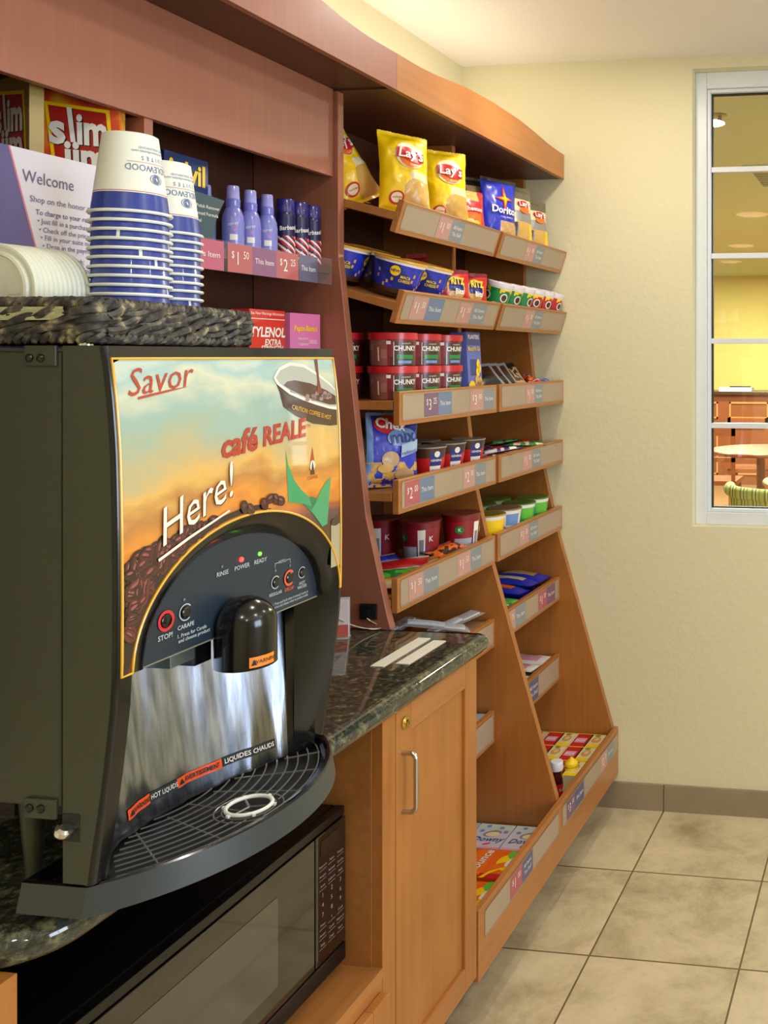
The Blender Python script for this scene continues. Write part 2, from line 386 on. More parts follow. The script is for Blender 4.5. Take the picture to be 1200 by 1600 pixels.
# striped chair, tables beyond
def stripes(name):
    m = bpy.data.materials.new(name); m.use_nodes = True; nt = m.node_tree; b = nt.nodes['Principled BSDF']
    tc = N(nt, 'ShaderNodeTexCoord'); sp = N(nt, 'ShaderNodeSeparateXYZ'); nt.links.new(tc.outputs['Object'], sp.inputs[0])
    mu = N(nt, 'ShaderNodeMath', operation='MULTIPLY'); mu.inputs[1].default_value = 14; nt.links.new(sp.outputs[0], mu.inputs[0])
    fr = N(nt, 'ShaderNodeMath', operation='FRACT'); nt.links.new(mu.outputs[0], fr.inputs[0])
    r = ramp(nt, [(0, (190, 196, 110)), (.3, (120, 130, 50)), (.45, (210, 214, 140)), (.6, (60, 70, 40)), (.68, (196, 204, 120)), (.85, (150, 160, 70))]); r.color_ramp.interpolation = 'CONSTANT'
    nt.links.new(fr.outputs[0], r.inputs[0]); nt.links.new(r.outputs[0], b.inputs['Base Color']); b.inputs['Roughness'].default_value = .8
    return m
STR = stripes('green_stripe_fabric')
t = thing('armchair', 'green striped curved-back armchair behind the lowest window panes', 'chair', (-.66, 4.95, 0), world=True)
cx, cy = -.62, 5.2
def back(i, j):
    a = PI*(1.0+i); r = .34; z = .42+.43*j
    return V(cx+r*math.cos(a), cy+r*math.sin(a)*.9, z)
b = MB(); pts = []
for k in range(25):
    a = PI*(1+k/24); pts.append((cx+.33*math.cos(a), cy+.30*math.sin(a), .80))
b.tube(pts, .035, STR, 12)
b.sheet(24, 6, lambda i, j: V(cx+.33*math.cos(PI*(1+i)), cy+.30*math.sin(PI*(1+i)), .42+.38*j), STR)
b.sheet(24, 6, lambda i, j: V(cx+.29*math.cos(PI*(1+i)), cy+.26*math.sin(PI*(1+i)), .42+.38*j), STR, flip=True)
b.build('backrest', t, smooth=60)
MB().lathe([(.31, 0), (.33, .02), (.33, .1), (.28, .13), (0, .135)], STR, 28, Matrix.Translation((cx, cy+.02, .34))).build('seat', t)
for sx in (-1, 1):
    for sy in (-1, 1): MB().tube([(cx+sx*.22, cy+sy*.2, 0), (cx+sx*.2, cy+sy*.18, .35)], .018, NW).build('leg', t)
def round_table(x, y, z, r, label, m):
    t = thing('round_table', label, 'table', (x, y, 0))
    MB().lathe([(r-.01, z-.03), (r, z-.02), (r, z-.006), (r-.006, z), (0, z)], m, 48).build('table_top', t)
    MB().lathe([(.24, 0), (.22, .03), (.05, .05), (.035, .1), (.035, z-.03)], NW, 24).build('pedestal', t)
round_table(-.45, 5.95, .75, .42, 'light brown round table just behind the striped armchair', mat('table_tan', (176, 128, 70), .35))
round_table(-1.1, 7.4, .80, .42, 'dark brown round table further back behind the window', NW)
for i, (x, y) in enumerate(((-1.62, 8.0), (-1.45, 8.9))):
    t = thing('wooden_chair', ['brown wooden chair with open back left of the dark round table', 'farther brown wooden chair near the panelled desk'][i], 'chair', (x, y, 0))
    b = MB().box((-.2, -.02, .45), (-.17, .02, .95), NW).box((.17, -.02, .45), (.2, .02, .95), NW).box((-.2, -.02, .85), (.2, .02, .95), NW).box((-.2, -.02, .62), (.2, .02, .66), NW)
    b.build('backrest', t, smooth=0); MB().box((-.21, 0, .41), (.21, .4, .45), NW).build('seat', t, smooth=0)
    for sx in (-.18, .18):
        for sy in (.02, .36): MB().box((sx-.015, sy-.015, 0), (sx+.015, sy+.015, .41), NW).build('leg', t, smooth=0)
# ------------------------------------------------------------------ cabinetry
PROF = [(.115, -.968), (.284, -.968), (.95, -1.162), (1.18, -1.215), (1.48, -1.25), (1.78, -1.283), (2.166, -1.285)]
XBK = -1.50
def panel_pts(z0, z1):
    zs = [z0]+[z for z, x in PROF if z0 < z < z1]+[z1]
    return [(interp(PROF, z), z) for z in zs]
def side_panel(y0, y1, z0, z1, m):
    pts = panel_pts(z0, z1)+[(XBK, z1), (XBK, z0)]
    return MB().prism(pts, plane((0, y0, 0), (1, 0, 0), (0, 0, 1)), -(y1-y0), m)

unit = thing('snack_display_unit', 'tall two-bay wooden snack display with slanted side panels in the corner by the window', 'shelving', (-1.25, 2.53, 0), world=True)
side_panel(1.978, 2.0, .922, 2.166, WOOD_LIT_RED_V).build('side_panel', unit, bevel=.0015)
side_panel(2.530, 2.550, .115, 2.166, WOOD).build('side_panel', unit, bevel=.0015)
side_panel(3.046, 3.066, .115, 2.166, WOOD).build('side_panel', unit, bevel=.0015)
side_panel(1.978, 1.998, .115, .878, WOOD).build('side_panel', unit, bevel=.0015)
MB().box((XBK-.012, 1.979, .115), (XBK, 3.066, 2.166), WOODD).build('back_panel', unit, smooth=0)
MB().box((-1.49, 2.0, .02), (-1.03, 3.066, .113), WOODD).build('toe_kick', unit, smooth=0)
MB().box((XBK, 2.0, .115), (-.967, 3.046, .14), WOODX).build('bin_floor', unit, smooth=0)
FILM = mat('clear_label_film', (236, 230, 232), 0.10, alpha=0.10, coat=1.0, spec=.8)
CARDS = {'rose': mat('card_rose', (196, 142, 124), .5), 'slate': mat('card_slate', (128, 136, 138), .5), 'red': mat('card_red', (178, 66, 70), .45), 'blue': mat('card_blue', (92, 116, 150), .45),
         'plum': mat('card_plum', (110, 66, 98), .45), 'navy': mat('card_navy', (70, 70, 112), .45), 'tan': mat('card_tan', (168, 146, 116), .5), 'pink': mat('card_pink', (186, 60, 104), .45), 'violet': mat('card_violet', (128, 54, 112), .45)}
INK = mat('white_ink', (244, 238, 232), .5)
def price_card(parent, fr, a0, a1, b0, b1, cols, label_text, hh):
    """one card: coloured field with price or 'This Item' in white"""
    b = MB().rect(fr, a0, b0, a1, b1, CARDS[cols], off=.0012)
    cy = (b0+b1)/2; cx_ = (a0+a1)/2; w_ = a1-a0
    if label_text.startswith('$'):
        d, c = label_text[1:].split('.')
        sx = w_/.072*.8
        b.text('$', fr, INK, hh*.34, (cx_-w_*.30, cy+hh*.10), .0018, sx=sx); b.text(d, fr, INK, hh*.62, (cx_-w_*.10, cy-hh*.02), .0018, sx=sx)
        b.text(c, fr, INK, hh*.36, (cx_+w_*.24, cy+hh*.12), .0018, sx=sx)
    elif label_text == 'two':
        b.text('All Items', fr, INK, hh*.24, (cx_, cy+hh*.15), .0018, sx=w_/.072*.95); b.text('This Shelf', fr, INK, hh*.24, (cx_, cy-hh*.15), .0018, sx=w_/.072*.85)
    else: b.text(label_text, fr, INK, hh*.27, (cx_, cy), .0018, sx=w_/.072*.9)
    return b.build('price_card', parent, smooth=0)
# shelves: (z at panel front edge, slope, lip top (x,z), lip bottom (x,z))
ROWS = [dict(zs=1.917, x0=-1.27, sl=.26, lt=(-1.133, 1.912), lb=(-1.157, 1.838)),
        dict(zs=1.708, x0=-1.27, sl=.28, lt=(-1.133, 1.703), lb=(-1.157, 1.627)),
        dict(zs=1.446, x0=-1.24, sl=0., lt=(-1.146, 1.469), lb=(-1.146, 1.389)),
        dict(zs=1.233, x0=-1.21, sl=0., lt=(-1.148, 1.263), lb=(-1.148, 1.183)),
        dict(zs=.985, x0=-1.2, sl=0., lt=(-1.151, 1.034), lb=(-1.151, .953)),
        dict(zs=.735, x0=-1.2, sl=0., lt=(-1.154, .793), lb=(-1.154, .711)),
        dict(zs=.460, x0=-1.2, sl=0., lt=(-1.154, .527), lb=(-1.154, .435))]
def shelf_z(r, x): q = ROWS[r]; return q['zs']-q['sl']*(x-q['x0'])
CARD = {(0, 0): [(2.176, 2.243, 'rose', '$1.00'), (2.243, 2.312, 'slate', 'two')], (0, 1): [(2.725, 2.796, 'rose', '$1.00'), (2.796, 2.87, 'slate', 'two')],
        (1, 0): [(2.05, 2.12, 'rose', '$1.50'), (2.12, 2.20, 'blue', 'This Item'), (2.285, 2.358, 'rose', '$1.00'), (2.358, 2.444, 'slate', 'two')], (1, 1): [(2.715, 2.785, 'rose', '$1.00'), (2.785, 2.856, 'slate', 'two')],
        (2, 0): [(2.113, 2.183, 'plum', '$3.25'), (2.183, 2.253, 'blue', 'This Item'), (2.358, 2.436, 'rose', '$3.00'), (2.436, 2.505, 'slate', 'This Item')], (2, 1): [(2.735, 2.801, 'rose', '$1.00'), (2.801, 2.87, 'slate', 'two')],
        (3, 0): [(2.027, 2.095, 'red', '$2.00'), (2.095, 2.166, 'blue', 'This Item'), (2.321, 2.388, 'rose', '$2.00'), (2.388, 2.456, 'slate', 'This Item')], (3, 1): [(2.715, 2.785, 'rose', '$1.00'), (2.785, 2.859, 'slate', 'two')],
        (4, 0): [(2.05, 2.118, 'rose', '$1.50'), (2.118, 2.192, 'slate', 'This Item'), (2.295, 2.369, 'rose', '$1.50'), (2.369, 2.436, 'slate', 'This Item')], (4, 1): [(2.695, 2.768, 'rose', '$1.50'), (2.768, 2.843, 'slate', 'two')],
        (5, 0): [], (5, 1): [(2.60, 2.672, 'rose', '$.75'), (2.672, 2.75, 'slate', 'This Item'), (2.854, 2.926, 'red', '$1.00'), (2.926, 3.0, 'plum', 'This Item')],
        (6, 0): [], (6, 1): [(2.71, 2.775, 'plum', '$1.00'), (2.775, 2.854, 'navy', 'two')]}
for ri, q in enumerate(ROWS):
    for bay in (0, 1):
        ya, yb = (2.0, 2.53) if bay == 0 else (2.55, 3.046)
        xt, zt = q['lt']; xb, zb = q['lb']
        xf = xt-.017
        zf = shelf_z(ri, xf); zbk = shelf_z(ri, XBK)
        th = .02
        sb = MB().prism([(XBK, zbk-th), (xf, zf-th), (xf, zf), (XBK, zbk)], plane((0, ya+.0005, 0), (1, 0, 0), (0, 0, 1)), -(yb-ya-.001), WOODX)
        shf = sb.build('shelf_board', unit, smooth=0, bevel=.001)
        if ri < 5: la, lb_ = (2.001, 2.526) if bay == 0 else (2.545, 3.061)
        else: la, lb_ = (2.001, 2.529) if bay == 0 else (2.551, 3.045)
        nx, nz = (zt-zb), -(xt-xb); L = math.hypot(nx, nz); nx /= L; nz /= L      # outward normal of the lip face
        tk = .015
        lip = MB().prism([(xb-nx*tk, zb-nz*tk), (xb, zb), (xt, zt), (xt-nx*tk, zt-nz*tk)], plane((0, la, 0), (1, 0, 0), (0, 0, 1)), -(lb_-la), WOODH).build('shelf_lip', unit, smooth=0, bevel=.0012)
        up = V(xt-xb, 0, zt-zb).normalized(); fr = plane((xb, 0, zb), (0, 1, 0), up)
        lo, hi = .012, L-.006
        h0, h1 = la+.012, lb_-.012
        b = MB(); b.rect(fr, h0, lo, h1, hi, FILM, off=.0030)
        b.rect(fr, h0, hi-.002, h1, hi, CARDS['tan'], off=.0032).rect(fr, h0, lo-.001, h1, lo+.001, CARDS['tan'], off=.0032)
        b.build('label_holder', lip, smooth=0)
        b = MB().rect(fr, h0+.001, lo+.001, h1-.001, hi-.002, CARDS['tan'], off=.0006); b.build('holder_backing', lip, smooth=0)
        for a0, a1, cc, tt in CARD[(ri, bay)]: price_card(lip, fr, a0, a1, lo+.002, hi-.003, cc, tt, hi-lo)
# bottom bin front
fb = MB().box((-.966, 1.999, .115), (-.951, 3.064, .279), WOODH).build('bin_front', unit, smooth=0, bevel=.0012)
fr = plane((-.951, 0, 0), (0, 1, 0), (0, 0, 1))
for y0, y1 in ((2.03, 2.50), (2.53, 2.84), (2.84, 3.055)):
    MB().rect(fr, y0, .200, y1, .262, FILM, off=.003).rect(fr, y0, .200, y1, .202, CARDS['tan'], off=.0032).rect(fr, y0, .260, y1, .262, CARDS['tan'], off=.0032).build('label_holder', fb, smooth=0)
    MB().rect(fr, y0+.001, .201, y1-.001, .261, CARDS['tan'], off=.0006).build('holder_backing', fb, smooth=0)
for a0, a1, cc, tt in ((2.172, 2.243, 'red', '$1.00'), (2.243, 2.313, 'navy', 'two'), (2.564, 2.633, 'plum', '$3.50'), (2.633, 2.712, 'navy', 'This Item'), (2.871, 2.937, 'rose', '$2.50'), (2.937, 3.006, 'slate', 'This Item')):
    price_card(fb, fr, a0, a1, .203, .259, cc, tt, .06)
MB().box((XBK, 1.979, 2.166), (-1.161, 3.066, 2.182), WOODD).build('top_panel', unit, smooth=0)
TOPZ = [(.5, 2.31), (.95, 2.335), (1.4, 2.315), (1.705, 2.266), (1.78, 2.256), (1.84, 2.251), (1.9, 2.249), (1.997, 2.2505), (2.08, 2.2505), (2.15, 2.254), (2.24, 2.262), (2.33, 2.271), (2.5, 2.277), (2.69, 2.274), (2.80, 2.266), (2.92, 2.2545), (3.0, 2.2505), (3.064, 2.249)]
def crown(y0, y1, parent, m):
    n = 40; ys = [y0+(y1-y0)*i/n for i in range(n+1)]
    b = MB(); z0 = 2.166; x0, x1 = -1.160, -1.145
    pts = [(y, interp(TOPZ, y)) for y in ys]
    k = [(y0, z0)]+pts[::1]+[(y1, z0)]
    b.prism(k[::-1], plane((x0, 0, 0), (0, 1, 0), (0, 0, 1)), x1-x0, m)
    return b.build('crown_board', parent, smooth=20)
crown(1.9885, 3.064, unit, WOODH)

# hutch above the counter
hut = thing('wooden_hutch', 'wooden hutch, reddish light put into its colour, with deep fascia board above the coffee machine', 'cabinet', (-1.4, 1.4, .93), world=True)
MB().box((-1.311, .62, 1.967), (-1.296, 1.977, 2.170), WOODR).build('fascia_board', hut, smooth=0, bevel=.001)
crown(.60, 1.9875, hut, WOODR)
MB().box((XBK, .60, 2.170), (-1.161, 1.977, 2.186), WOODD).build('top_panel', hut, smooth=0)
MB().box((XBK-.012, .60, .922), (XBK, 1.977, 2.170), WOODD).build('back_panel', hut, smooth=0)
MB().box((XBK, .60, .922), (-1.296, .62, 2.170), WOODR).build('side_panel', hut, smooth=0)
MB().box((XBK, 1.441, 1.50), (-1.312, 1.460, 1.967), WOOD_LIT_RED_V).box((-1.312, 1.441, 1.50), (-1.300, 1.460, 1.967), WOOD_LIT_RED_V).build('divider', hut, smooth=0)
for y0, y1 in ((.62, 1.441), (1.460, 1.977)):
    sh = MB().box((XBK, y0, 1.742), (-1.302, y1, 1.760), WOODD).build('shelf_board', hut, smooth=0)
    if y0 > 1:
        fr = plane((-1.302, 0, 0), (0, 1, 0), (0, 0, 1))
        MB().rect(fr, y0+.002, 1.716, 1.974, 1.776, FILM, off=.005).build('label_holder', sh, smooth=0)
        for a0, a1, cc, tt in ((1.545, 1.634, 'pink', 'This Item'), (1.644, 1.713, 'red', '$1.50'), (1.713, 1.787, 'violet', 'This Item'), (1.787, 1.859, 'red', '$2.25'), (1.861, 1.926, 'navy', 'This Item')):
            price_card(sh, fr, a0, a1, 1.717, 1.774, cc, tt, .06)
MB().box((XBK, .62, 1.482), (-1.302, 1.977, 1.50), WOODD).build('lower_shelf_board', hut, smooth=0)

# base cabinets: microwave niche cabinet and the locked door cabinet
FX = -.951
cab = thing('base_cabinet', 'wooden base cabinet with framed door, brass lock and steel bar handle under the worktop', 'cabinet', (-1.2, 1.8, 0), world=True)
MB().box((XBK, 1.622, .115), (-.972, 1.976, .878), WOOD).build('body', cab, smooth=0)
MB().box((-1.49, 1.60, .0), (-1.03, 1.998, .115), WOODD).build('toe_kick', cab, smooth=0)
dy0, dy1, dz0, dz1 = 1.649, 1.990, .135, .868
d = MB(); st = .055
d.box((FX-.019, dy0, dz0), (FX, dy0+st, dz1), WOOD).box((FX-.019, dy1-st, dz0), (FX, dy1, dz1), WOOD)
d.box((FX-.019, dy0+st, dz0), (FX, dy1-st, dz0+st), WOODH).box((FX-.019, dy0+st, dz1-st), (FX, dy1-st, dz1), WOODH)
d.box((FX-.017, dy0+st, dz0+st), (FX-.008, dy1-st, dz1-st), WOOD)
dd = d.build('door', cab, smooth=0, bevel=.0018)
STEEL = mat('brushed_nickel', (190, 186, 178), .28, 1.0); BRASS = mat('brass', (206, 176, 92), .22, 1.0)
hz0, hz1, hy = .668, .782, 1.742
pts = []
for k in range(7): a = PI/2*k/6; pts.append((FX+.028-.012+.012*math.sin(a), hy, hz1-.0+.0-.012+.012*math.cos(a)))
path = [(FX, hy, hz1)]+[(FX+.012, hy, hz1)]+pts+[(FX+.028, hy, (hz0+hz1)/2)]+[(p[0], hy, hz0+hz1-p[2]) for p in pts[::-1]]+[(FX+.012, hy, hz0), (FX, hy, hz0)]
MB().tube([V(p[0], 1.672+(p[1]-hy), p[2]) for p in path], .0048, STEEL, 12).build('handle', dd)
MXm = Matrix.Translation((FX, 1.680, .838)) @ Matrix.Rotation(PI/2, 4, 'Y')
MB().lathe([(.013, 0), (.013, .003), (.0105, .006), (.0065, .0065), (.006, .009), (0, .009)], BRASS, 28, MXm).box((FX+.0085, 1.6795, .8345), (FX+.0095, 1.6805, .8415), BLK).build('lock', dd)
nic = thing('microwave_cabinet', 'open wooden base cabinet niche holding the black microwave', 'cabinet', (-1.2, 1.2, 0), world=True)
MB().box((XBK, .842, .115), (FX-.004, .862, .878), WOOD).build('side_panel', nic, smooth=0)
MB().box((FX-.022, .842, .115), (FX, .884, .878), WOOD).build('stile', nic, smooth=0, bevel=.001)
MB().box((FX-.022, 1.603, .115), (FX-.0005, 1.647, .878), WOOD).build('stile', nic, smooth=0, bevel=.001)
MB().box((XBK, 1.601, .115), (FX-.022, 1.621, .878), WOODX).build('side_panel', nic, smooth=0)
MB().box((XBK, .862, .392), (FX-.022, 1.601, .410), WOODX).box((FX-.022, .884, .392), (FX, 1.603, .410), WOODX).build('niche_floor', nic, smooth=0)
MB().box((FX-.022, .884, .352), (FX-.001, 1.603, .3915), WOODH).build('rail', nic, smooth=0, bevel=.001)
for y0, y1 in ((.892, 1.240), (1.246, 1.596)):
    d = MB(); d.box((FX, y0, .135), (FX+.019, y0+st, .372), WOOD).box((FX, y1-st, .135), (FX+.019, y1, .372), WOOD)
    d.box((FX, y0+st, .135), (FX+.019, y1-st, .190), WOODH).box((FX, y0+st, .317), (FX+.019, y1-st, .372), WOODH).box((FX, y0+st, .190), (FX+.010, y1-st, .317), WOOD)
    d.build('door', nic, smooth=0, bevel=.0018)
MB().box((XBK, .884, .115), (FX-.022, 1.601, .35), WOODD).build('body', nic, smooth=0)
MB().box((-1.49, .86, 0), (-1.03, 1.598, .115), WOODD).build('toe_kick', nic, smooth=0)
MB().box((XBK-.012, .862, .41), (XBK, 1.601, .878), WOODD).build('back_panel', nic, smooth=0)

# granite worktop with bullnose edge and rounded near corner
def worktop():
    bm = MB(); x1, y0, y1, x0 = -.922, .862, 1.9995, -1.508; z0, z1 = .879, .920; R = .085; rr = .0205
    # outline with edge roll
    out = [(x0, y0)]
    for k in range(13): a = -PI/2+PI/2*k/12; out.append((x1-R+R*math.cos(a), y0+R+R*math.sin(a)))
    for k in range(1, 24): out.append((x1, y0+R+(y1-y0-R-.012)*k/23))
    for k in range(1, 5): a = PI/2*k/4; out.append((x1-.012+.012*math.cos(a), y1-.012+.012*math.sin(a)))
    out.append((x0, y1))
    n = len(out); nr = []
    for i, (x, y) in enumerate(out):
        if i == 0: nr.append((0, -1))
        elif i == n-1: nr.append((0, 1))
        else:
            a, b = out[i-1], out[i+1]; dx, dy = b[0]-a[0], b[1]-a[1]; l = math.hypot(dx, dy); nr.append((dy/l, -dx/l))
    rings = []
    for j in range(13):
        a = -PI/2+PI*j/12; e = -rr+rr*math.cos(a); z = (z0+z1)/2+rr*math.sin(a)
        rings.append([(x+nx*e, y+ny*e, z) for (x, y), (nx, ny) in zip(out, nr)])
    vs = [p for r in rings for p in r]; fs = []
    for j in range(12):
        for i in range(n-1): a = j*n+i; fs.append((a, a+1, a+n+1, a+n))
    fs.append(tuple(range(n))[::-1]); fs.append(tuple(12*n+i for i in range(n)))
    for j in range(12): fs.append(((j+1)*n, j*n, j*n+n-1, (j+1)*n+n-1))
    return bm.add(vs, fs, GRANITE)
o = worktop().build('worktop', origin=(-1.2, 1.43, .879), smooth=50)
tag(o, 'dark speckled granite worktop with rounded edge under the coffee machine', 'worktop')
o = MB().box((-.0145, -.095, 0), (.0145, .095, .0015), mat('offwhite_strip', (226, 224, 206), .5)).build('label_strip', smooth=0)
o.location = (-1.047, 1.838, .9203); tag(o, 'left and longer of two off-white strips lying on the granite worktop', 'strip', 'white strips on the worktop')
o = MB().box((-.0145, -.078, 0), (.0145, .078, .0015), MATS['offwhite_strip']).build('label_strip', smooth=0)
o.location = (-1.004, 1.842, .9203); tag(o, 'right and shorter of two off-white strips, nearer the rounded worktop edge', 'strip', 'white strips on the worktop')

# black outlet on the side panel above the worktop
t = thing('wall_socket', 'small square black socket on the display side panel just above the worktop', 'socket', (-1.207, 1.978, .963))
PB = mat('black_plastic', (18, 18, 20), .3)
MB().box((-.021, -.006, -.018), (.021, 0, .018), PB).build('plate', t, smooth=0, bevel=.002)
MB().lathe([(.008, 0), (.008, .012), (0, .012)], PB, 16, Matrix.Translation((0, -.004, 0)) @ Matrix.Rotation(PI/2, 4, 'X')).build('plug', t)
# pens on beaded chains, in a clear stand behind the machine
def chain(a, b, sag, n=46):
    m = MB(); a = Vector(a); b = Vector(b)
    for i in range(n):
        k = i/(n-1); p = a.lerp(b, k); p.z -= sag*4*k*(1-k); p.z = max(p.z, .9225)
        m.lathe([(0, -.0019), (.0015, -.0011), (.0019, 0), (.0015, .0011), (0, .0019)], CHROME, 6, Matrix.Translation(p))
    return m
CHROME = mat('chrome', (225, 225, 222), .12, 1.0)
o = chain((-1.235, 1.90, .968), (-1.170, 1.992, .924), .012).build('bead_chain', origin=(-1.170, 1.992, .92)); tag(o, 'longer silver beaded chain from the pen stand to the foot of the side panel', 'chain', 'beaded pen chains')
o = chain((-1.205, 1.966, .950), (-1.172, 1.993, .924), .004, 22).build('bead_chain', origin=(-1.172, 1.993, .92)); tag(o, 'shorter silver beaded chain below the black socket', 'chain', 'beaded pen chains')
t = thing('leaflet_stand', 'clear stand with a white and red leaflet peeking out behind the machine', 'leaflet stand', (-1.252, 1.905, .9205), rot=(0, 0, .3))
MB().box((-.035, -.002, .004), (.035, .002, .085), mat('leaflet', (226, 214, 216), .5)).rect(plane((0, -.002, 0), (1, 0, 0), (0, 0, 1)), -.035, .004, .035, .03, mat('leaflet_red', (200, 96, 84), .5)).build('leaflet', t, smooth=0)
MB().box((-.037, -.012, 0), (.037, .012, .003), mat('acrylic', (240, 245, 250), .05, alpha=.35)).box((-.037, .003, .003), (.037, .005, .09), MATS['acrylic']).build('holder', t, smooth=0)

# ------------------------------------------------------------------ microwave in the niche
mw = thing('microwave', 'black microwave oven with reflective door standing in the cabinet niche', 'microwave', (-1.2, 1.25, .41), world=True)
MX, my0, my1, mz0, mz1 = -1.017, .905, 1.590, .432, .716
GLB = mat('gloss_black', (9, 9, 10), .06, coat=1.0); MBK = mat('satin_black', (12, 11, 12), .3)
MB().box((MX-.38, my0, mz0), (MX-.022, my1, mz1), MBK).build('casing', mw, smooth=0, bevel=.003)
ctrl = 1.500
MB().box((MX-.021, my0, mz0+.035), (MX, ctrl-.0015, mz1-.018), GLB).build('door', mw, smooth=0, bevel=.002)
wd = mw.children[-1]
MB().rect(plane((MX, 0, 0), (0, 1, 0), (0, 0, 1)), my0+.06, mz0+.075, ctrl-.10, mz1-.06, mat('oven_window_floor_reflection', (62, 60, 50), .10, coat=1.0), off=.0006).build('window', wd, smooth=0)  # window colour lightened to hold the floor's reflection
MB().box((MX-.021, my0, mz1-.016), (MX-.002, my1, mz1), MBK).build('top_trim', mw, smooth=0, bevel=.002)
MB().box((MX-.021, my0, mz0), (MX+.001, my1, mz0+.033), MBK).build('bottom_trim', mw, smooth=0, bevel=.003)
cp = MB().box((MX-.021, ctrl+.0015, mz0+.035), (MX, my1, mz1-.018), GLB)
cp = cp.build('control_panel', mw, smooth=0, bevel=.002)
fr = plane((MX, 0, 0), (0, 1, 0), (0, 0, 1)); GI = mat('grey_ink', (150, 150, 150), .5)
b = MB(); rows_ = ['Popcorn', 'Potato', 'Reheat', 'Defrost', 'Cook', 'Timer', '1 2 3', '4 5 6', '7 8 9', 'Stop 0 Start']
for r_ in range(9):
    z = mz1-.075-.0175*r_
    for c_ in range(3):
        y = ctrl+.020+.026*c_
        if 3 <= r_ <= 5: b.text(str((r_-3)*3+c_+1), fr, GI, .011, (y, z), .0008)
        else:
            s = [['Popcorn', 'Pizza', 'Potato'], ['Frozen', 'Reheat', 'Drinks'], ['Auto', 'Defrost', 'Melt'], 0, 0, 0, ['Timer', '0', 'Clock'], ['Power', 'Cook', 'Memory'], ['Stop', 'Clear', 'Start']][r_][c_]
            b.text(s, fr, GI, .0065, (y, z), .0008); b.rect(fr, y-.010, z-.007, y+.010, z-.0063, GI, .0008)
b.build('button_print', cp, smooth=0)
MB().rect(fr, ctrl+.014, mz1-.058, ctrl+.070, mz1-.030, mat('display_dark', (20, 26, 22), .1, coat=1), off=.0006).build('display', cp, smooth=0)
for y in (my0+.05, my1-.05):
    for x in (MX-.05, MX-.32): MB().lathe([(.012, .4102), (.014, .432)], MBK, 16, Matrix.Translation((x, y, 0))).build('foot', mw)
MB().box((-1.42, 1.66, 2.186), (-1.34, 2.94, 2.222), mat('lamp_housing', (220, 220, 214), .5)).build('cabinet_lamp', origin=(-1.38, 2.3, 2.186), smooth=0)
o = bpy.data.objects['cabinet_lamp']; tag(o, 'slim white lamp housing lying on top of the snack display behind the crown board', 'lamp')
# ------------------------------------------------------------------ coffee machine
XFT = [(.960, -.877), (1.0, -.871), (1.043, -.8635), (1.08, -.858), (1.114, -.8535), (1.16, -.848), (1.205, -.8455), (1.28, -.845), (1.345, -.8455), (1.40, -.8465), (1.45, -.848), (1.50, -.852), (1.54, -.857), (1.562, -.861)]
def xf(z): return interp(XFT, z)
F = lambda y, z, off=0.0: V(xf(z)+off, y, z)
cm = thing('coffee_machine', 'large black coffee dispenser with sunset artwork front, arched black control panel and steel backsplash', 'coffee machine', (-1.1, 1.11, .92), world=True)
OLIVE = mat('olive_black_paint', (56, 59, 44), .42, noise_=.06, nscale=40, bump=.03, bscale=900)
CMB = mat('machine_black', (9, 10, 12), .2, coat=.25); NAVY = mat('control_navy', (34, 48, 62), .32)
TRAYM = mat('tray_grey', (52, 59, 60), .38, bump=.03, bscale=900)
YEL = mat('yellow_line', (232, 178, 48), .35, coat=.5)
AY0, AY1, ACY, AZ0, AHW, AH = .900, 1.326, 1.1135, 1.197, .1925, .1455
RY1 = 1.314
# body
b = MB().prism([(-1.42, AY0+.0005), (-.914, AY0+.0005), (-.914, AY0+.012), (-.992, AY0+.012), (-.992, 1.310), (-.914, 1.310), (-.914, 1.322), (-1.42, 1.322)], plane((0, 0, 1.052), (1, 0, 0), (0, 1, 0)), .504, OLIVE)
b.build('body', cm, smooth=0, bevel=.003)
bd = cm.children[-1]
MB().box((-.957, AY0-.003, 1.5395), (-.918, AY0+.001, 1.5625), OLIVE).build('hinge_plate', bd, smooth=0, bevel=.001); MB().box((-.957, AY0-.003, 1.040), (-.918, AY0+.001, 1.062), OLIVE).build('hinge_plate', bd, smooth=0, bevel=.001)
SCR = mat('screw_dark', (60, 60, 56), .3, .9)
for x in (-.950, -.936):
    for z in (1.5485, 1.0515):
        MB().lathe([(.0048, 0), (.0046, .0012), (.003, .0026), (0, .003)], SCR, 14, Matrix.Translation((x, AY0-.003, z)) @ Matrix.Rotation(PI/2, 4, 'X')).build('screw', bd)
# door shell
Dz0, Dz1 = .9685, 1.562
zs = [Dz0+(Dz1-Dz0)*i/30 for i in range(31)]
def side(y, ins, flip):
    b = MB(); vs = []; n = len(zs)
    b.sheet(1, 30, lambda i, j: V(-.9115 if i == 0 else xf(zs[int(round(j*30))])-ins, y, zs[int(round(j*30))]), OLIVE, flip=flip); return b
dr = side(AY0, .006, False)
dr.box((-.9115, AY0, Dz0), (-.8835, AY0+.004, Dz0+.001), OLIVE)
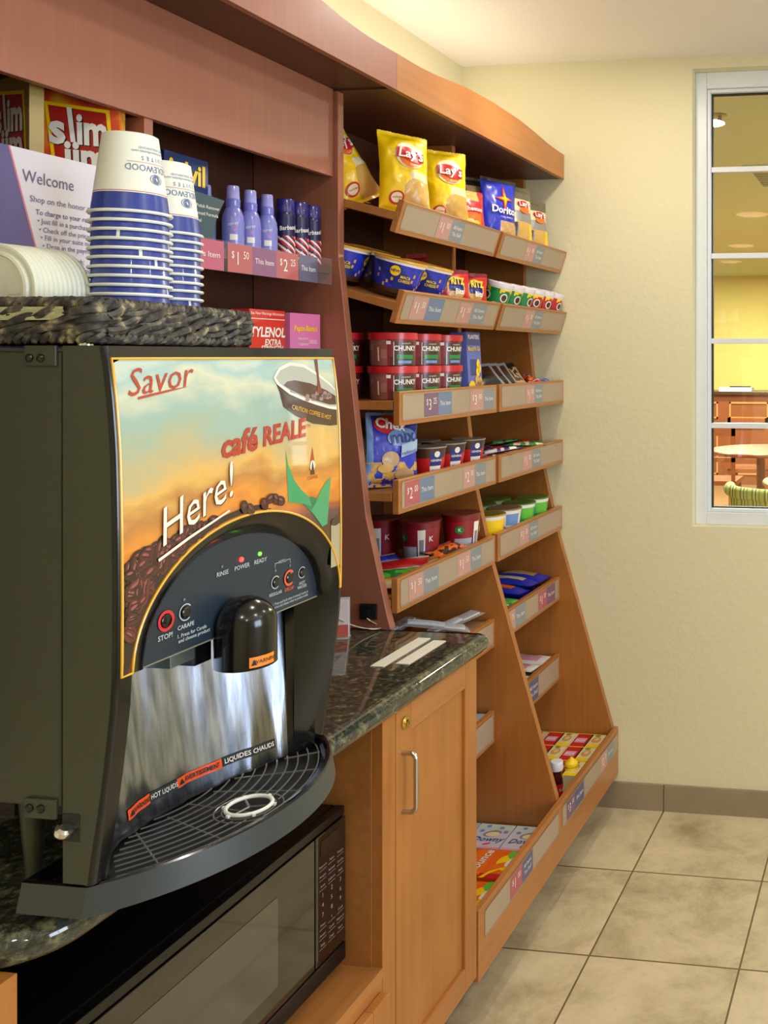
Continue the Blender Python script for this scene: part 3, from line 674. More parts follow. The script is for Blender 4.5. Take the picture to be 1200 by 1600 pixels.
# chamfered near corner, far corner, top
dr.sheet(4, 30, lambda i, j: V(xf(zs[int(round(j*30))])-.006+.006*math.sin(i*PI/2), AY0+.006*(1-math.cos(i*PI/2)), zs[int(round(j*30))]), CMB)
dr.sheet(4, 30, lambda i, j: V(xf(zs[int(round(j*30))])-.006*math.sin(i*PI/2)-.00, RY1-.004+.006*(math.sin(i*PI/2)), zs[int(round(j*30))]), CMB)
dr.sheet(1, 30, lambda i, j: V(xf(zs[int(round(j*30))])-.006 if i == 0 else -.9115, RY1+.002, zs[int(round(j*30))]), CMB)
dr.box((-.9115, AY0+.001, 1.556), (-.864, RY1+.002, 1.5620), CMB)
dr.sheet(1, 30, lambda i, j: V(-.9115, AY0 + (RY1+.002-AY0)*(0 if i == 0 else 1), 1.21+(1.562-1.21)*j), CMB)
# front frame strips around the artwork and the two legs
gl0, gl1, gz1 = .9065, 1.3075, 1.5478
dr.sheet(1, 24, lambda i, j: F(AY0+.006+(gl0-AY0-.006)*i, AZ0+(1.562-AZ0)*j), CMB)
dr.sheet(1, 24, lambda i, j: F(gl1+(RY1-.004-gl1)*i, AZ0+(1.562-AZ0)*j), CMB)
dr.sheet(12, 3, lambda i, j: F(gl0+(gl1-gl0)*i, gz1+(1.562-gz1)*j), CMB)
dr.sheet(2, 20, lambda i, j: F(AY0+.006+(ACY-AHW-AY0-.006)*i, Dz0+(AZ0-Dz0)*j), CMB)
def rY(z): return RY1-.004
dr.sheet(2, 20, lambda i, j: F(ACY+AHW+(RY1-.004-ACY-AHW)*i, Dz0+(AZ0-Dz0)*j), CMB)
door = dr.build('door', cm, smooth=35)
# artwork sheet between the rectangle and the arch
def ell(t, hw=AHW, h=AH, cy=ACY, z0=AZ0):  # t 0..1 left to right over the top
    a = PI*(1-t); return cy+hw*math.cos(a), z0+h*math.sin(a)
def outer(t):
    y, z = ell(t); 
    # project the arch point radially to the rectangle
    dy, dz = y-ACY, max(z-AZ0, 1e-6)
    k1 = (gl1-ACY)/abs(dy) if dy > 0 else ((ACY-gl0)/abs(dy) if abs(dy) > 1e-6 else 1e9)
    k2 = (gz1-AZ0)/dz
    k = min(k1, k2); return ACY+dy*k, AZ0+dz*k
art = bpy.data.materials.new('sunset_artwork'); art.use_nodes = True; nt = art.node_tree; pb = nt.nodes['Principled BSDF']
tc = N(nt, 'ShaderNodeTexCoord'); sp = N(nt, 'ShaderNodeSeparateXYZ'); nt.links.new(tc.outputs['Object'], sp.inputs[0])
mp = N(nt, 'ShaderNodeMapping'); mp.inputs['Scale'].default_value = (1, 7, 16); nt.links.new(tc.outputs['Object'], mp.inputs[0])
ns = N(nt, 'ShaderNodeTexNoise'); ns.inputs['Scale'].default_value = 1.0; ns.inputs['Detail'].default_value = 4; nt.links.new(mp.outputs[0], ns.inputs[0])
zz = N(nt, 'ShaderNodeMapRange'); zz.inputs[1].default_value = 1.27-.92; zz.inputs[2].default_value = 1.55-.92; nt.links.new(sp.outputs[2], zz.inputs[0])
ad = N(nt, 'ShaderNodeMath', operation='MULTIPLY_ADD'); ad.inputs[1].default_value = .55; nt.links.new(ns.outputs[0], ad.inputs[0]); nt.links.new(zz.outputs[0], ad.inputs[2])
sb2 = N(nt, 'ShaderNodeMath', operation='SUBTRACT'); sb2.inputs[1].default_value = .29; nt.links.new(ad.outputs[0], sb2.inputs[0])
yy = N(nt, 'ShaderNodeMath', operation='MULTIPLY_ADD'); yy.inputs[1].default_value = -.25; nt.links.new(sp.outputs[1], yy.inputs[0]); nt.links.new(sb2.outputs[0], yy.inputs[2])
rp = ramp(nt, [(.0, (70, 34, 18)), (.10, (104, 52, 22)), (.18, (186, 98, 32)), (.28, (226, 146, 48)), (.36, (186, 126, 62)), (.45, (222, 178, 92)), (.56, (190, 176, 128)), (.68, (160, 178, 156)), (.78, (150, 182, 172)), (.88, (206, 210, 184)), (.95, (158, 192, 190)), (1.0, (190, 208, 196))])
nt.links.new(yy.outputs[0], rp.inputs[0]); nt.links.new(rp.outputs[0], pb.inputs['Base Color']); pb.inputs['Roughness'].default_value = .3; pb.inputs['Coat Weight'].default_value = 1; pb.inputs['Coat Roughness'].default_value = .02
am = MB()
NT = 96
def artfn(i, j):
    a = ell(i); o = outer(i); return F(a[0]+(o[0]-a[0])*j, a[1]+(o[1]-a[1])*j)
ts = sorted(set([k/NT for k in range(NT+1)]))
am.sheet(NT, 14, artfn, art)
C = lambda n, c, **k: mat(n, c, .3, coat=.8, **k)
BD, B1, B2, B3 = C('print_darkest', (34, 14, 14)), C('print_bean1', (76, 26, 26)), C('print_bean2', (98, 38, 34)), C('print_bean3', (54, 20, 24))
PRED, PWHT, PBRN, PGRN, PGRN2, PCOF = C('print_red', (176, 50, 34)), C('print_white', (236, 230, 218)), C('print_brown', (62, 32, 20)), C('print_green', (60, 158, 104)), C('print_green_dark', (34, 120, 74)), C('print_coffee', (74, 40, 34))
def inside(y, z, pad=.004):
    if y < gl0+.003 or z < AZ0+.01: return False
    e = ((y-ACY)/(AHW+pad))**2+((max(z-AZ0, 0))/(AH+pad))**2
    return e > 1
# dark ground of the coffee bean heap
def heap(y): return interp([(.90, 1.318), (.94, 1.330), (.98, 1.338), (1.02, 1.342), (1.06, 1.348), (1.10, 1.354), (1.13, 1.352), (1.15, 1.340)], y)
n = 40
def hp(i, j):
    y = gl0+.002+(1.150-gl0-.002)*i
    t = (y-ACY)/(AHW+.003); lo = AZ0+(AH+.003)*math.sqrt(max(0, 1-t*t)) if abs(t) < 1 else AZ0
    return F(y, lo+(max(heap(y), lo+.001)-lo)*j, .0005)
am.sheet(40, 8, hp, BD)
rnd = random.Random(3)
def bean(y, z, r, off, mm):
    rt = rnd.random()*PI
    am.disc(F, y, z, r*1.12, r*.80, BD, off, 14, rt); am.disc(F, y, z, r, r*.68, mm, off+.00005, 14, rt); am.disc(F, y-r*.1, z+r*.22, r*.5, r*.2, C('print_bean4', (150, 78, 80)), off+.00010, 10, rt)
    am.disc(F, y, z-r*.05, r*.86, r*.10, BD, off+.00015, 8, rt)
k = 0
for _ in range(2200):
    y = rnd.uniform(.908, 1.15); z = rnd.uniform(1.205, 1.36)
    if not inside(y, z, .011) or z > heap(y)-.001 or y < gl0+.009: continue
    k += 1
    if k > 190: break
    bean(y, z, rnd.uniform(.0075, .0105), .0007+.000004*k, rnd.choice((B1, B2, B3, B1)))
for y, z in ((1.135, 1.352), (1.147, 1.357), (1.158, 1.355), (1.168, 1.351), (1.108, 1.349), (1.097, 1.354)): bean(y, z, .0085, .0022, rnd.choice((B1, B3)))
# cup of coffee, upper right
rc = -.42
am.poly(F, [(1.168, 1.520), (1.177, 1.500), (1.182, 1.480), (1.209, 1.465), (1.245, 1.452), (1.286, 1.446), (1.303, 1.446), (1.304, 1.474), (1.24, 1.50)], PBRN, .0004)
am.poly(F, [(1.167, 1.521), (1.172, 1.512), (1.197, 1.497), (1.226, 1.487), (1.255, 1.479), (1.286, 1.4715), (1.304, 1.469), (1.304, 1.500), (1.293, 1.509), (1.266, 1.525), (1.236, 1.5385), (1.204, 1.542), (1.18, 1.5345)], PWHT, .0007)
am.poly(F, [(1.172, 1.521), (1.178, 1.513), (1.20, 1.501), (1.228, 1.491), (1.256, 1.483), (1.286, 1.4755), (1.303, 1.474), (1.303, 1.499), (1.291, 1.507), (1.264, 1.522), (1.235, 1.5345), (1.206, 1.5375), (1.183, 1.531)], C('print_cup_inside', (176, 180, 170)), .0009)
am.poly(F, [(1.186, 1.510), (1.20, 1.503), (1.228, 1.493), (1.256, 1.485), (1.286, 1.478), (1.303, 1.477), (1.303, 1.490), (1.280, 1.500), (1.245, 1.511), (1.21, 1.5165), (1.194, 1.515)], PCOF, .0011)
for q in range(16):
    am.disc(F, 1.235+rnd.random()*.055, 1.487+rnd.random()*.010, .005, .003, C('print_foam', (150, 126, 122)), .0013, 8)
am.poly(F, [(1.262, 1.546), (1.268, 1.546), (1.2665, 1.515), (1.270, 1.496), (1.258, 1.496), (1.2625, 1.515)], C('print_stream', (120, 50, 44)), .0014)
am.text('CAUTION: COFFEE IS HOT', F, YEL, .0095, (1.243, 1.468), .0016, -.24, sx=.80)
# green leaves and little emblem
am.poly(F, [(1.182, 1.420), (1.187, 1.398), (1.199, 1.376), (1.214, 1.360), (1.231, 1.347), (1.238, 1.332), (1.222, 1.338), (1.186, 1.346)], PGRN, .0005)
am.poly(F, [(1.284, 1.369), (1.270, 1.362), (1.257, 1.350), (1.245, 1.334), (1.236, 1.326), (1.262, 1.298), (1.274, 1.300)], PGRN, .0006)
am.poly(F, [(1.214, 1.342), (1.236, 1.347), (1.262, 1.338), (1.268, 1.316), (1.262, 1.302)], PGRN2, .0004)
am.poly(F, [(1.2415, 1.418), (1.2475, 1.385), (1.233, 1.385)], PRED, .0006); am.disc(F, 1.2405, 1.391, .006, .008, PWHT, .0008, 14)
am.poly(F, [(1.2405, 1.398), (1.2455, 1.378), (1.2355, 1.378)], PBRN, .0009); am.text('COFFEE', F, PRED, .007, (1.2405, 1.3735), .0007)
am.rect(F, 1.283, 1.232, 1.3055, 1.296, C('print_jar', (168, 160, 128)), .0006, 1, 8); am.disc(F, 1.294, 1.300, .011, .006, PBRN, .0008, 14)
# lettering
am.text('Savor', F, PRED, .044, (.968, 1.523), .0010, .10, .40, -.004, sx=.98); am.poly(F, [(.936, 1.5045), (.98, 1.511), (1.014, 1.514), (.98, 1.5085), (.936, 1.5015)], PRED, .0010)
am.text('café', F, PRED, .043, (1.090, 1.437), .0010, .08, .25, .032, sx=.98); am.text('REALE', F, PRED, .036, (1.180, 1.4435), .0010, .07, .18, .032, sx=.92); am.text('TM', F, PRED, .007, (1.233, 1.449), .001)
am.text('Here!', F, PBRN, .060, (1.0135, 1.3665), .0024, .36, .45, -.002, sx=.92); am.text('Here!', F, PWHT, .060, (1.012, 1.368), .0028, .36, .45, .0, sx=.92)
am.poly(F, [(.954, 1.317), (1.00, 1.334), (1.068, 1.355), (1.070, 1.353), (1.002, 1.331), (.955, 1.3135)], PWHT, .0028)
am.build('artwork_panel', door, smooth=35)
# yellow outline around the artwork
b = MB(); pth = [F(gl0, AZ0+(gz1-AZ0)*i/20, .0008) for i in range(20)]+[F(gl0+(gl1-gl0)*i/14, gz1, .0008) for i in range(14)]+[F(gl1, gz1-(gz1-AZ0)*i/20, .0008) for i in range(21)]
pth += [F(*ell(1-i/60), .0008) for i in range(61)]
b.tube(pth, .0016, YEL, 6, True); b.build('yellow_trim', door)
# bevel ring from the arch to the control panel, and inner side walls down to the tray
IHW, IH, ICY, IZ0, IX = .1655, .1225, 1.1195, 1.189, -.869
XBKT = [(.918, -.868), (.935, -.888), (.960, -.917), (1.0, -.9375), (1.042, -.9435), (1.09, -.941), (1.135, -.936), (1.175, -.9265), (1.218, -.911), (1.255, -.899), (1.28, -.890), (1.303, -.876)]
b = MB()
def bev(i, j):
    a = ell(i); c = ell(i, IHW, IH, ICY, IZ0); s = math.sin(j*PI/2)
    return V(xf(a[1])*(1-j)+IX*j + .004*math.sin(j*PI), a[0]+(c[0]-a[0])*s, a[1]+(c[1]-a[1])*j)
b.sheet(72, 8, bev, CMB, flip=True)
for s_, ye, yi in ((-1, ACY-AHW, ICY-IHW), (1, ACY+AHW, ICY+IHW)):
    if s_ < 0: b.sheet(2, 20, lambda i, j: V(xf(Dz0+(AZ0-Dz0)*j)+(-.050)*i, ye+.006*i, Dz0+(AZ0-Dz0)*j), CMB)
    else: b.sheet(6, 20, lambda i, j: V(xf(Dz0+(AZ0-Dz0)*j)*(1-i)+(-.893)*i, ye-.040*i**.8, Dz0+(AZ0-Dz0)*j), CMB, flip=True)
b.build('arch_bevel', door, smooth=50)
# control panel
P = lambda y, z, off=0.0: V(IX+off, y, z)
b = MB(); pts = [ell(1-i/60, IHW, IH, ICY, IZ0) for i in range(61)]
b.prism(pts, plane((IX-.03, 0, 0), (0, 1, 0), (0, 0, 1)), .0298, NAVY)
cpn = b.build('control_panel', cm, smooth=30)
MB().box((IX-.0295, ICY-IHW, IZ0-.0012), (IX+.0008, ICY+IHW, IZ0+.0004), mat('panel_edge', (150, 150, 130), .35, .4)).build('lower_edge', cpn, smooth=0)
b = MB(); SW = mat('silkscreen_white', (186, 196, 200), .5); SO = mat('silkscreen_orange', (226, 96, 56), .5); SR = mat('silkscreen_red', (214, 52, 50), .5)
GRY = mat('led_off', (120, 130, 136), .4)
T = lambda s, y, z, sz=.0082, m_=SW, **k: b.text(s, P, m_, sz, (y, z), .0008, **k)
T('RINSE', 1.088, 1.2685, bold=.01); T('POWER', 1.124, 1.269, bold=.01); T('READY', 1.160, 1.269, bold=.01)
b.build('lamp_print', cpn, smooth=0); b = MB(); T('REGULAR', 1.191, 1.216, .0062, bold=.01); T('DECAF', 1.2205, 1.2155, .0064, SO, bold=.01); T('HOT', 1.249, 1.2170, .0062, bold=.01); T('WATER', 1.249, 1.2115, .0062, bold=.01)
T('REFILL', 1.206, 1.2585, .006); b.rect(P, 1.190, 1.2580, 1.198, 1.2588, SW, .0008); b.rect(P, 1.214, 1.2580, 1.222, 1.2588, SW, .0008); b.rect(P, 1.1896, 1.252, 1.1902, 1.2588, SW, .0008); b.rect(P, 1.2218, 1.252, 1.2224, 1.2588, SW, .0008)
b.build('button_print', cpn, smooth=0); b = MB(); T('STOP!', .994, 1.2145, .0086, bold=.015); T('CARAFE', 1.026, 1.2185, .0074, bold=.015); T('1. Press for Carafe', 1.036, 1.2085, .0064, bold=.01); T('and choose product', 1.040, 1.2025, .0064, bold=.01)
b.build('carafe_print', cpn, smooth=0); b = MB(); T('1. Press and hold when in manual mode or', 1.224, 1.2015, .0058, sx=.78); T('once and release when in portion mode.', 1.226, 1.1968, .0058, sx=.78)
for y, z in ((1.0875, 1.2775), (1.191, 1.2485), (1.222, 1.2485), (1.0235, 1.2515)): b.disc(P, y, z, .0018, .0018, GRY, .0008, 10)
b.build('panel_print', cpn, smooth=0)
MB().lathe([(.0034, 0), (.003, .0018), (0, .0026)], mat('led_red', (255, 60, 50), .3, emit=(255, 50, 40), estr=5), 14, Matrix.Translation((IX, 1.123, 1.279)) @ Matrix.Rotation(PI/2, 4, 'Y')).build('power_lamp', cpn)
MB().lathe([(.0028, 0), (.0025, .0015), (0, .0022)], mat('led_green', (90, 230, 50), .3, emit=(90, 235, 40), estr=4), 14, Matrix.Translation((IX, 1.159, 1.279)) @ Matrix.Rotation(PI/2, 4, 'Y')).build('ready_lamp', cpn)
for y, z, r, m_, full, nm in ((1.191, 1.232, .0092, SW, 0, 'button'), (1.2205, 1.2315, .0115, SO, 0, 'button'), (1.249, 1.2325, .0085, SW, 0, 'button'), (.995, 1.2335, .0125, SR, 1, 'button'), (1.0255, 1.2355, .0105, SW, 0, 'button')):
    b = MB()
    a0, a1 = (0, 2*PI) if full else (PI*.22, PI*1.72)
    b.disc(P, y, z, r, r, m_, .0010, 30, r0=.70 if m_ in (SO, SR) else .86, a0=a0, a1=a1)
    b.lathe([(r*.66, 0), (r*.62, .0022), (r*.5, .0030), (0, .0030)], CMB, 24, Matrix.Translation((IX, y, z)) @ Matrix.Rotation(PI/2, 4, 'Y'))
    b.build(nm, cpn)
# spout hood
b = MB(); sr = .0370; scx, scy = -.848, 1.1045
prof = [(sr, 1.146), (sr, 1.150), (sr*.995, 1.200)]+[(sr*.995*math.cos(a), 1.200+.036*math.sin(a)) for a in [PI/2*k/12 for k in range(1, 12)]]+[(0, 1.236)]
prof = [(sr-.003, 1.146), (sr, 1.1475)]+prof[1:]
b.lathe(prof, CMB, 48, Matrix.Translation((scx, scy, 0)))
hood = b.build('spout_hood', cm, smooth=40)
SPm = lambda u, v, off=0.0: V(scx+(sr+off)*math.cos(u/sr), scy+(sr+off)*math.sin(u/sr), v)
b = MB().rect(SPm, -.030, 1.1505, .004, 1.1640, mat('warning_orange', (240, 140, 40), .4), .0006, 10, 1)
b.text('WARNING', SPm, BLK, .0070, (-.009, 1.157), .001, bold=.01); b.poly(SPm, [(-.028, 1.1535), (-.021, 1.1535), (-.0245, 1.1610)], BLK, .001); b.build('warning_label', hood, smooth=0)
# steel backsplash (rolled sheet) and its dark right side
ST = bpy.data.materials.new('brushed_steel'); ST.use_nodes = True; nt = ST.node_tree; pb = nt.nodes['Principled BSDF']
tc = N(nt, 'ShaderNodeTexCoord'); mp = N(nt, 'ShaderNodeMapping'); mp.inputs['Scale'].default_value = (90, 90, .6); nt.links.new(tc.outputs['Object'], mp.inputs[0])
ns = N(nt, 'ShaderNodeTexNoise'); ns.inputs['Scale'].default_value = 1; ns.inputs['Detail'].default_value = 6; nt.links.new(mp.outputs[0], ns.inputs[0])
rp = ramp(nt, [(.3, (112, 120, 134)), (.7, (176, 182, 190))]); nt.links.new(ns.outputs[0], rp.inputs[0]); nt.links.new(rp.outputs[0], pb.inputs['Base Color'])
pb.inputs['Metallic'].default_value = 1; pb.inputs['Roughness'].default_value = .24; pb.inputs['Anisotropic'].default_value = .9; tg = N(nt, 'ShaderNodeTangent'); tg.direction_type = 'RADIAL'; tg.axis = 'Z'; nt.links.new(tg.outputs[0], pb.inputs['Tangent'])
bp = N(nt, 'ShaderNodeBump'); bp.inputs['Strength'].default_value = .5; bp.inputs['Distance'].default_value = .0006; nt.links.new(ns.outputs[0], bp.inputs['Height']); nt.links.new(bp.outputs[0], pb.inputs['Normal'])
wob = lambda y: .0014*math.sin(y*105)+.0006*math.sin(y*240+1)
def lin_(y): return interp(XBKT, y)
def smooth_lin(y):
    return sum(lin_(y+d*.006) for d in (-2, -1, 0, 1, 2))/5
G = lambda y, z, off=0.0: V(smooth_lin(y)+wob(y)+off-.034*(z-.958)/.23, y, z)
MB().sheet(110, 2, lambda i, j: G(.921+(1.258+.022*j-.921)*i, .958+(1.189-.958)*j), ST).build('steel_backsplash', cm, smooth=60)
spl = cm.children[-1]
b = MB(); WO = mat('label_orange', (232, 84, 34), .45); WL = mat('label_white', (230, 226, 216), .5)
B_ = lambda y: interp([(1.0, .9735), (1.04, .979), (1.10, .980), (1.2, .978), (1.26, .975)], y)
G2 = lambda y, z, off=0.0: G(y, B_(y)+z, off)
b.rect(G2, 1.020, 0, 1.059, .0125, WO, .0014, 8, 1).rect(G2, 1.059, 0, 1.098, .0125, BLK, .0014, 8, 1).rect(G2, 1.098, 0, 1.166, .0125, WO, .0014, 12, 1).rect(G2, 1.166, 0, 1.243, .0125, BLK, .0014, 12, 1)
b.text('WARNING', G2, BLK, .0085, (1.0435, .0063), .0026, bold=.02, sx=.8); b.text('HOT LIQUIDS', G2, WL, .0085, (1.0785, .0063), .0026, bold=.01, sx=.72); b.text('AVERTISSEMENT', G2, BLK, .0085, (1.136, .0063), .0026, bold=.02, sx=.8); b.text('LIQUIDES CHAUDS', G2, WL, .0092, (1.2045, .0063), .0026, bold=.015, sx=.9)
b.poly(G2, [(1.022, .003), (1.030, .003), (1.026, .0100)], BLK, .0026).poly(G2, [(1.1, .003), (1.110, .003), (1.105, .0100)], BLK, .0026); b.build('hot_liquids_label', spl, smooth=0)
MB().sheet(10, 2, lambda i, j: V((-.897-.022*j)*(1-i)+(-.877)*i, 1.258+.022*j+(.034-.022*j)*i, .958+(1.189-.958)*j), CMB).box((-.99, .925, 1.1885), (-.870, 1.29, 1.1895), CMB).build('recess_side', cm, smooth=50)
MB().box((-.965, 1.010, 1.170), (-.876, 1.050, 1.1885), mat('bracket_steel', (120, 140, 146), .3, .8)).box((-.965, 1.050, 1.160), (-.876, 1.078, 1.1885), CMB).build('spout_bracket', cm, smooth=0, bevel=.001)
# drip tray
TY0, TY1 = .8955, 1.328
def trayline(inset, n=64, flare=0.0):
    cyt = 1.1118; xm = -.779+flare; hw = .2163+flare*.3
    pts = [(-.966-flare, TY0-flare*.2)]
    x0 = -.884+flare*.4; R = ((hw)**2+(xm-x0)**2)/(2*(xm-x0)); cx0 = xm-R
    a0 = math.asin(hw/R)
    for i in range(n+1):
        a = -a0+2*a0*i/n; pts.append((cx0+R*math.cos(a), cyt+R*math.sin(a)))
    pts.append((-.966, TY1+flare*.2))
    if inset:
        q = []
        cxm, cym = -.90, cyt
        for i, (x, y) in enumerate(pts):
            dx, dy = cxm-x, cym-y; l = math.hypot(dx, dy); q.append((x+dx/l*inset*1.05, y+dy/l*inset))
        pts = q
    return pts
lo_, hi_ = trayline(0, flare=.0), trayline(.006); n = len(lo_)
b = MB(); vs = [V(x, y, .9345) for x, y in lo_]+[V(x, y, .9655) for x, y in hi_]
fs = [(i, (i+1) % n, n+(i+1) % n, n+i) for i in range(n)]; b.add(vs, fs, TRAYM); b.add([V(x, y, .9345) for x, y in lo_], [tuple(range(n))[::-1]], TRAYM)
h2, h3 = trayline(.0085), trayline(.022)
b.add([V(x, y, .9655) for x, y in hi_]+[V(x, y, .9672) for x, y in h2]+[V(x, y, .9672) for x, y in trayline(.0125)]+[V(x, y, .963) for x, y in trayline(.016)]+[V(x, y, .9615) for x, y in h3]+[V(x, y, .952) for x, y in trayline(.024)],
      [(k*n+i, k*n+(i+1) % n, (k+1)*n+(i+1) % n, (k+1)*n+i) for k in range(5) for i in range(n)], CMB)
b.add([V(x, y, .952) for x, y in trayline(.024)], [tuple(range(n))], mat('tray_floor', (10, 11, 14), .55))
tray = b.build('drip_tray', cm, smooth=30)
# wire grill
WIRE = mat('grill_wire', (120, 122, 118), .3, .5); b = MB(); cxg, cyg = -1.058, 1.1118
for k in range(12):
    R = .256-.0135*k; pts = []
    for i in range(60):
        a = -.98+1.96*i/59; x, y = cxg+R*math.cos(a), cyg+R*math.sin(a)
        if y < .918 or y > 1.305 or x < smooth_lin(min(max(y, .92), 1.30))+.006: 
            continue
        if math.hypot(x+.838, y-1.098) < .030: 
            if len(pts) > 1: b.tube(pts, .0011, WIRE, 5)
            pts = []; continue
        pts.append(V(x, y, .9612))
    if len(pts) > 1: b.tube(pts, .0011, WIRE, 5)
for a in (-.62, -.35, -.1, .16, .42, .66):
    r0, r1 = .118, .258; p0 = None
    pts = [V(cxg+(r0+(r1-r0)*i/12)*math.cos(a), cyg+(r0+(r1-r0)*i/12)*math.sin(a), .9600) for i in range(13)]
    pts = [p for p in pts if p.x > smooth_lin(min(max(p.y, .92), 1.30))+.006 and math.hypot(p.x+.838, p.y-1.098) > .030]
    if len(pts) > 1: b.tube(pts, .0013, WIRE, 5)
RC = V(-.838, 1.098, .9625)
for R in (.040, .031): b.tube([RC+V(R*math.cos(t), R*math.sin(t), -.001) for t in [2*PI*i/48 for i in range(48)]], .0010, WIRE, 5, True)
for t in (0.3, 2.4, 4.5): b.tube([RC, RC+V(.022*math.cos(t), .022*math.sin(t), 0)], .0015, WIRE, 5)
b.build('grill', tray)
b = MB(); b.tube([RC+V(.0268*math.cos(t), .0268*math.sin(t), .002) for t in [2*PI*i/64 for i in range(64)]], .0026, mat('ring_white', (232, 232, 224), .4), 8, True)
for i in range(6): t = 2*PI*i/6+.3; b.box((-.003, -.002, -.002), (.003, .002, .001), MATS['ring_white'], Matrix.Translation(RC+V(.0295*math.cos(t), .0295*math.sin(t), .002)) @ Matrix.Rotation(t, 4, 'Z'))
b.build('cup_ring', tray)
for x, y in ((-.95, .95), (-.95, 1.27), (-.86, 1.11)): MB().lathe([(.012, .9203), (.012, .9345)], CMB, 16, Matrix.Translation((x, y, 0))).build('foot', cm)
for x, y in ((-1.003, .952), (-1.36, .952), (-1.003, 1.27), (-1.36, 1.27)): MB().lathe([(.006, .9203), (.008, .95), (.015, 1.04), (.0165, 1.0515)], OLIVE, 24, Matrix.Translation((x, y, 0))).build('leg', cm)
# latch hardware on the near side of the door
MB().box((-.9115, AY0-.0006, 1.0165), (-.8905, AY0+.001, 1.047), BLK).build('latch_plate', cm, smooth=0)
MB().lathe([(.0085, -.004), (.0095, -.002), (.0095, .003), (.006, .005), (0, .005)], CHROME, 20, Matrix.Translation((-.902, AY0-.008, 1.032)) @ Matrix.Rotation(.5, 4, 'Y')).build('latch_knob', cm)
MB().lathe([(.0075, -.006), (.0075, -.003), (.004, -.002), (.004, .003), (.0065, .004), (.0065, .008), (0, .009)], CHROME, 20, Matrix.Translation((-.893, AY0+.010, 1.5625+.006))).build('hinge_pin', cm)

# ------------------------------------------------------------------ basket of woven seagrass on top
def rope_mat():
    m = bpy.data.materials.new('seagrass'); m.use_nodes = True; nt = m.node_tree; b = nt.nodes['Principled BSDF']
    tc = N(nt, 'ShaderNodeTexCoord'); n = N(nt, 'ShaderNodeTexNoise'); n.inputs['Scale'].default_value = 70; n.inputs['Detail'].default_value = 4
    nt.links.new(tc.outputs['Object'], n.inputs[0]); r = ramp(nt, [(.30, (20, 20, 22)), (.48, (56, 54, 52)), (.6, (92, 86, 72)), (.72, (170, 160, 122))])
    nt.links.new(n.outputs[0], r.inputs[0]); nt.links.new(r.outputs[0], b.inputs['Base Color']); b.inputs['Roughness'].default_value = .6
    bp = N(nt, 'ShaderNodeBump'); bp.inputs['Strength'].default_value = .6; bp.inputs['Distance'].default_value = .002; nt.links.new(n.outputs[0], bp.inputs['Height']); nt.links.new(bp.outputs[0], b.inputs['Normal'])
    return m
SG = rope_mat()
bk = thing('woven_basket', 'dark seagrass woven tray basket on top of the coffee machine holding cups and lids', 'basket', (-1.12, 1.06, 1.562), world=True)
def bpath(z, grow=0.0, n=150):
    cor = [(-.874+grow, .902-grow), (-.952+grow, 1.250+grow), (-1.172-grow, 1.250+grow), (-1.172-grow, .902-grow)]
    pts = []; L = []
    for i in range(4):
        a, c = Vector(cor[i]), Vector(cor[(i+1) % 4]); d = (c-a); l = d.length; d.normalize(); r = .018
        pts += [a+d*(r+(l-2*r)*k/8) for k in range(9)]
        nx = Vector(cor[(i+2) % 4])-c; nx.normalize(); p0, p1, p2 = c-d*r, c, c+nx*r
        pts += [p0.lerp(p1, t).lerp(p1.lerp(p2, t), t) for t in (.33, .66)]
    P3 = [V(p.x, p.y, z) for p in pts]; cum = [0]
    for i in range(len(P3)): cum.append(cum[-1]+(P3[(i+1) % len(P3)]-P3[i]).length)
    T = cum[-1]; out = []
    for k in range(n):
        s = T*k/n; i = max(j for j in range(len(P3)) if cum[j] <= s); q = (s-cum[i])/(cum[i+1]-cum[i]); out.append(P3[i].lerp(P3[(i+1) % len(P3)], q))
    return out, T
def rope(b, z, r, amp, pitch, ph, grow=0.0, wav=0.0, n=420):
    pts, T = bpath(z, grow, n); turns = round(T/pitch)
    for st in (0, 1):
        q = []
        for i, p in enumerate(pts):
            nx = pts[(i+1) % n]-pts[i-1]; nrm = V(nx.y, -nx.x, 0).normalized(); w = 2*PI*turns*i/n+PI*st+ph
            zz = V(0, 0, wav*math.sin(2*PI*i/n*17+ph))
            q.append(p+zz+nrm*amp*math.cos(w)+V(0, 0, amp*math.sin(w)))
        b.tube(q, r, SG, 6, True)
for i, (z, r, a, pt, g, wv) in enumerate(((1.5715, .0046, .0034, .022, .0, 0), (1.5810, .0052, .0042, .085, .001, .0016), (1.5905, .0052, .0042, .095, .001, .0020), (1.6000, .0052, .0042, .080, .001, .0016), (1.6095, .0046, .0034, .020, .0, 0))):
    b = MB(); rope(b, z, r, a, pt, i*1.7, g, wv); b.build('rope_coil', bk)
b = MB(); o2 = [(-.880, .908), (-.958, 1.244), (-1.166, 1.244), (-1.166, .908)]; b.prism(o2, plane((0, 0, 1.5655), (1, 0, 0), (0, 1, 0)), .008, SG); b.build('base', bk, smooth=0)
b = MB(); b.sheet(30, 6, lambda i, j: V(-1.160+.255*i, .8945-.0015*math.sin(i*40)*math.sin(j*9), 1.5905+.0145*j), mat('pale_cloth', (178, 180, 140), .8, noise_=.25, nscale=160)); b.build('pale_liner', bk)

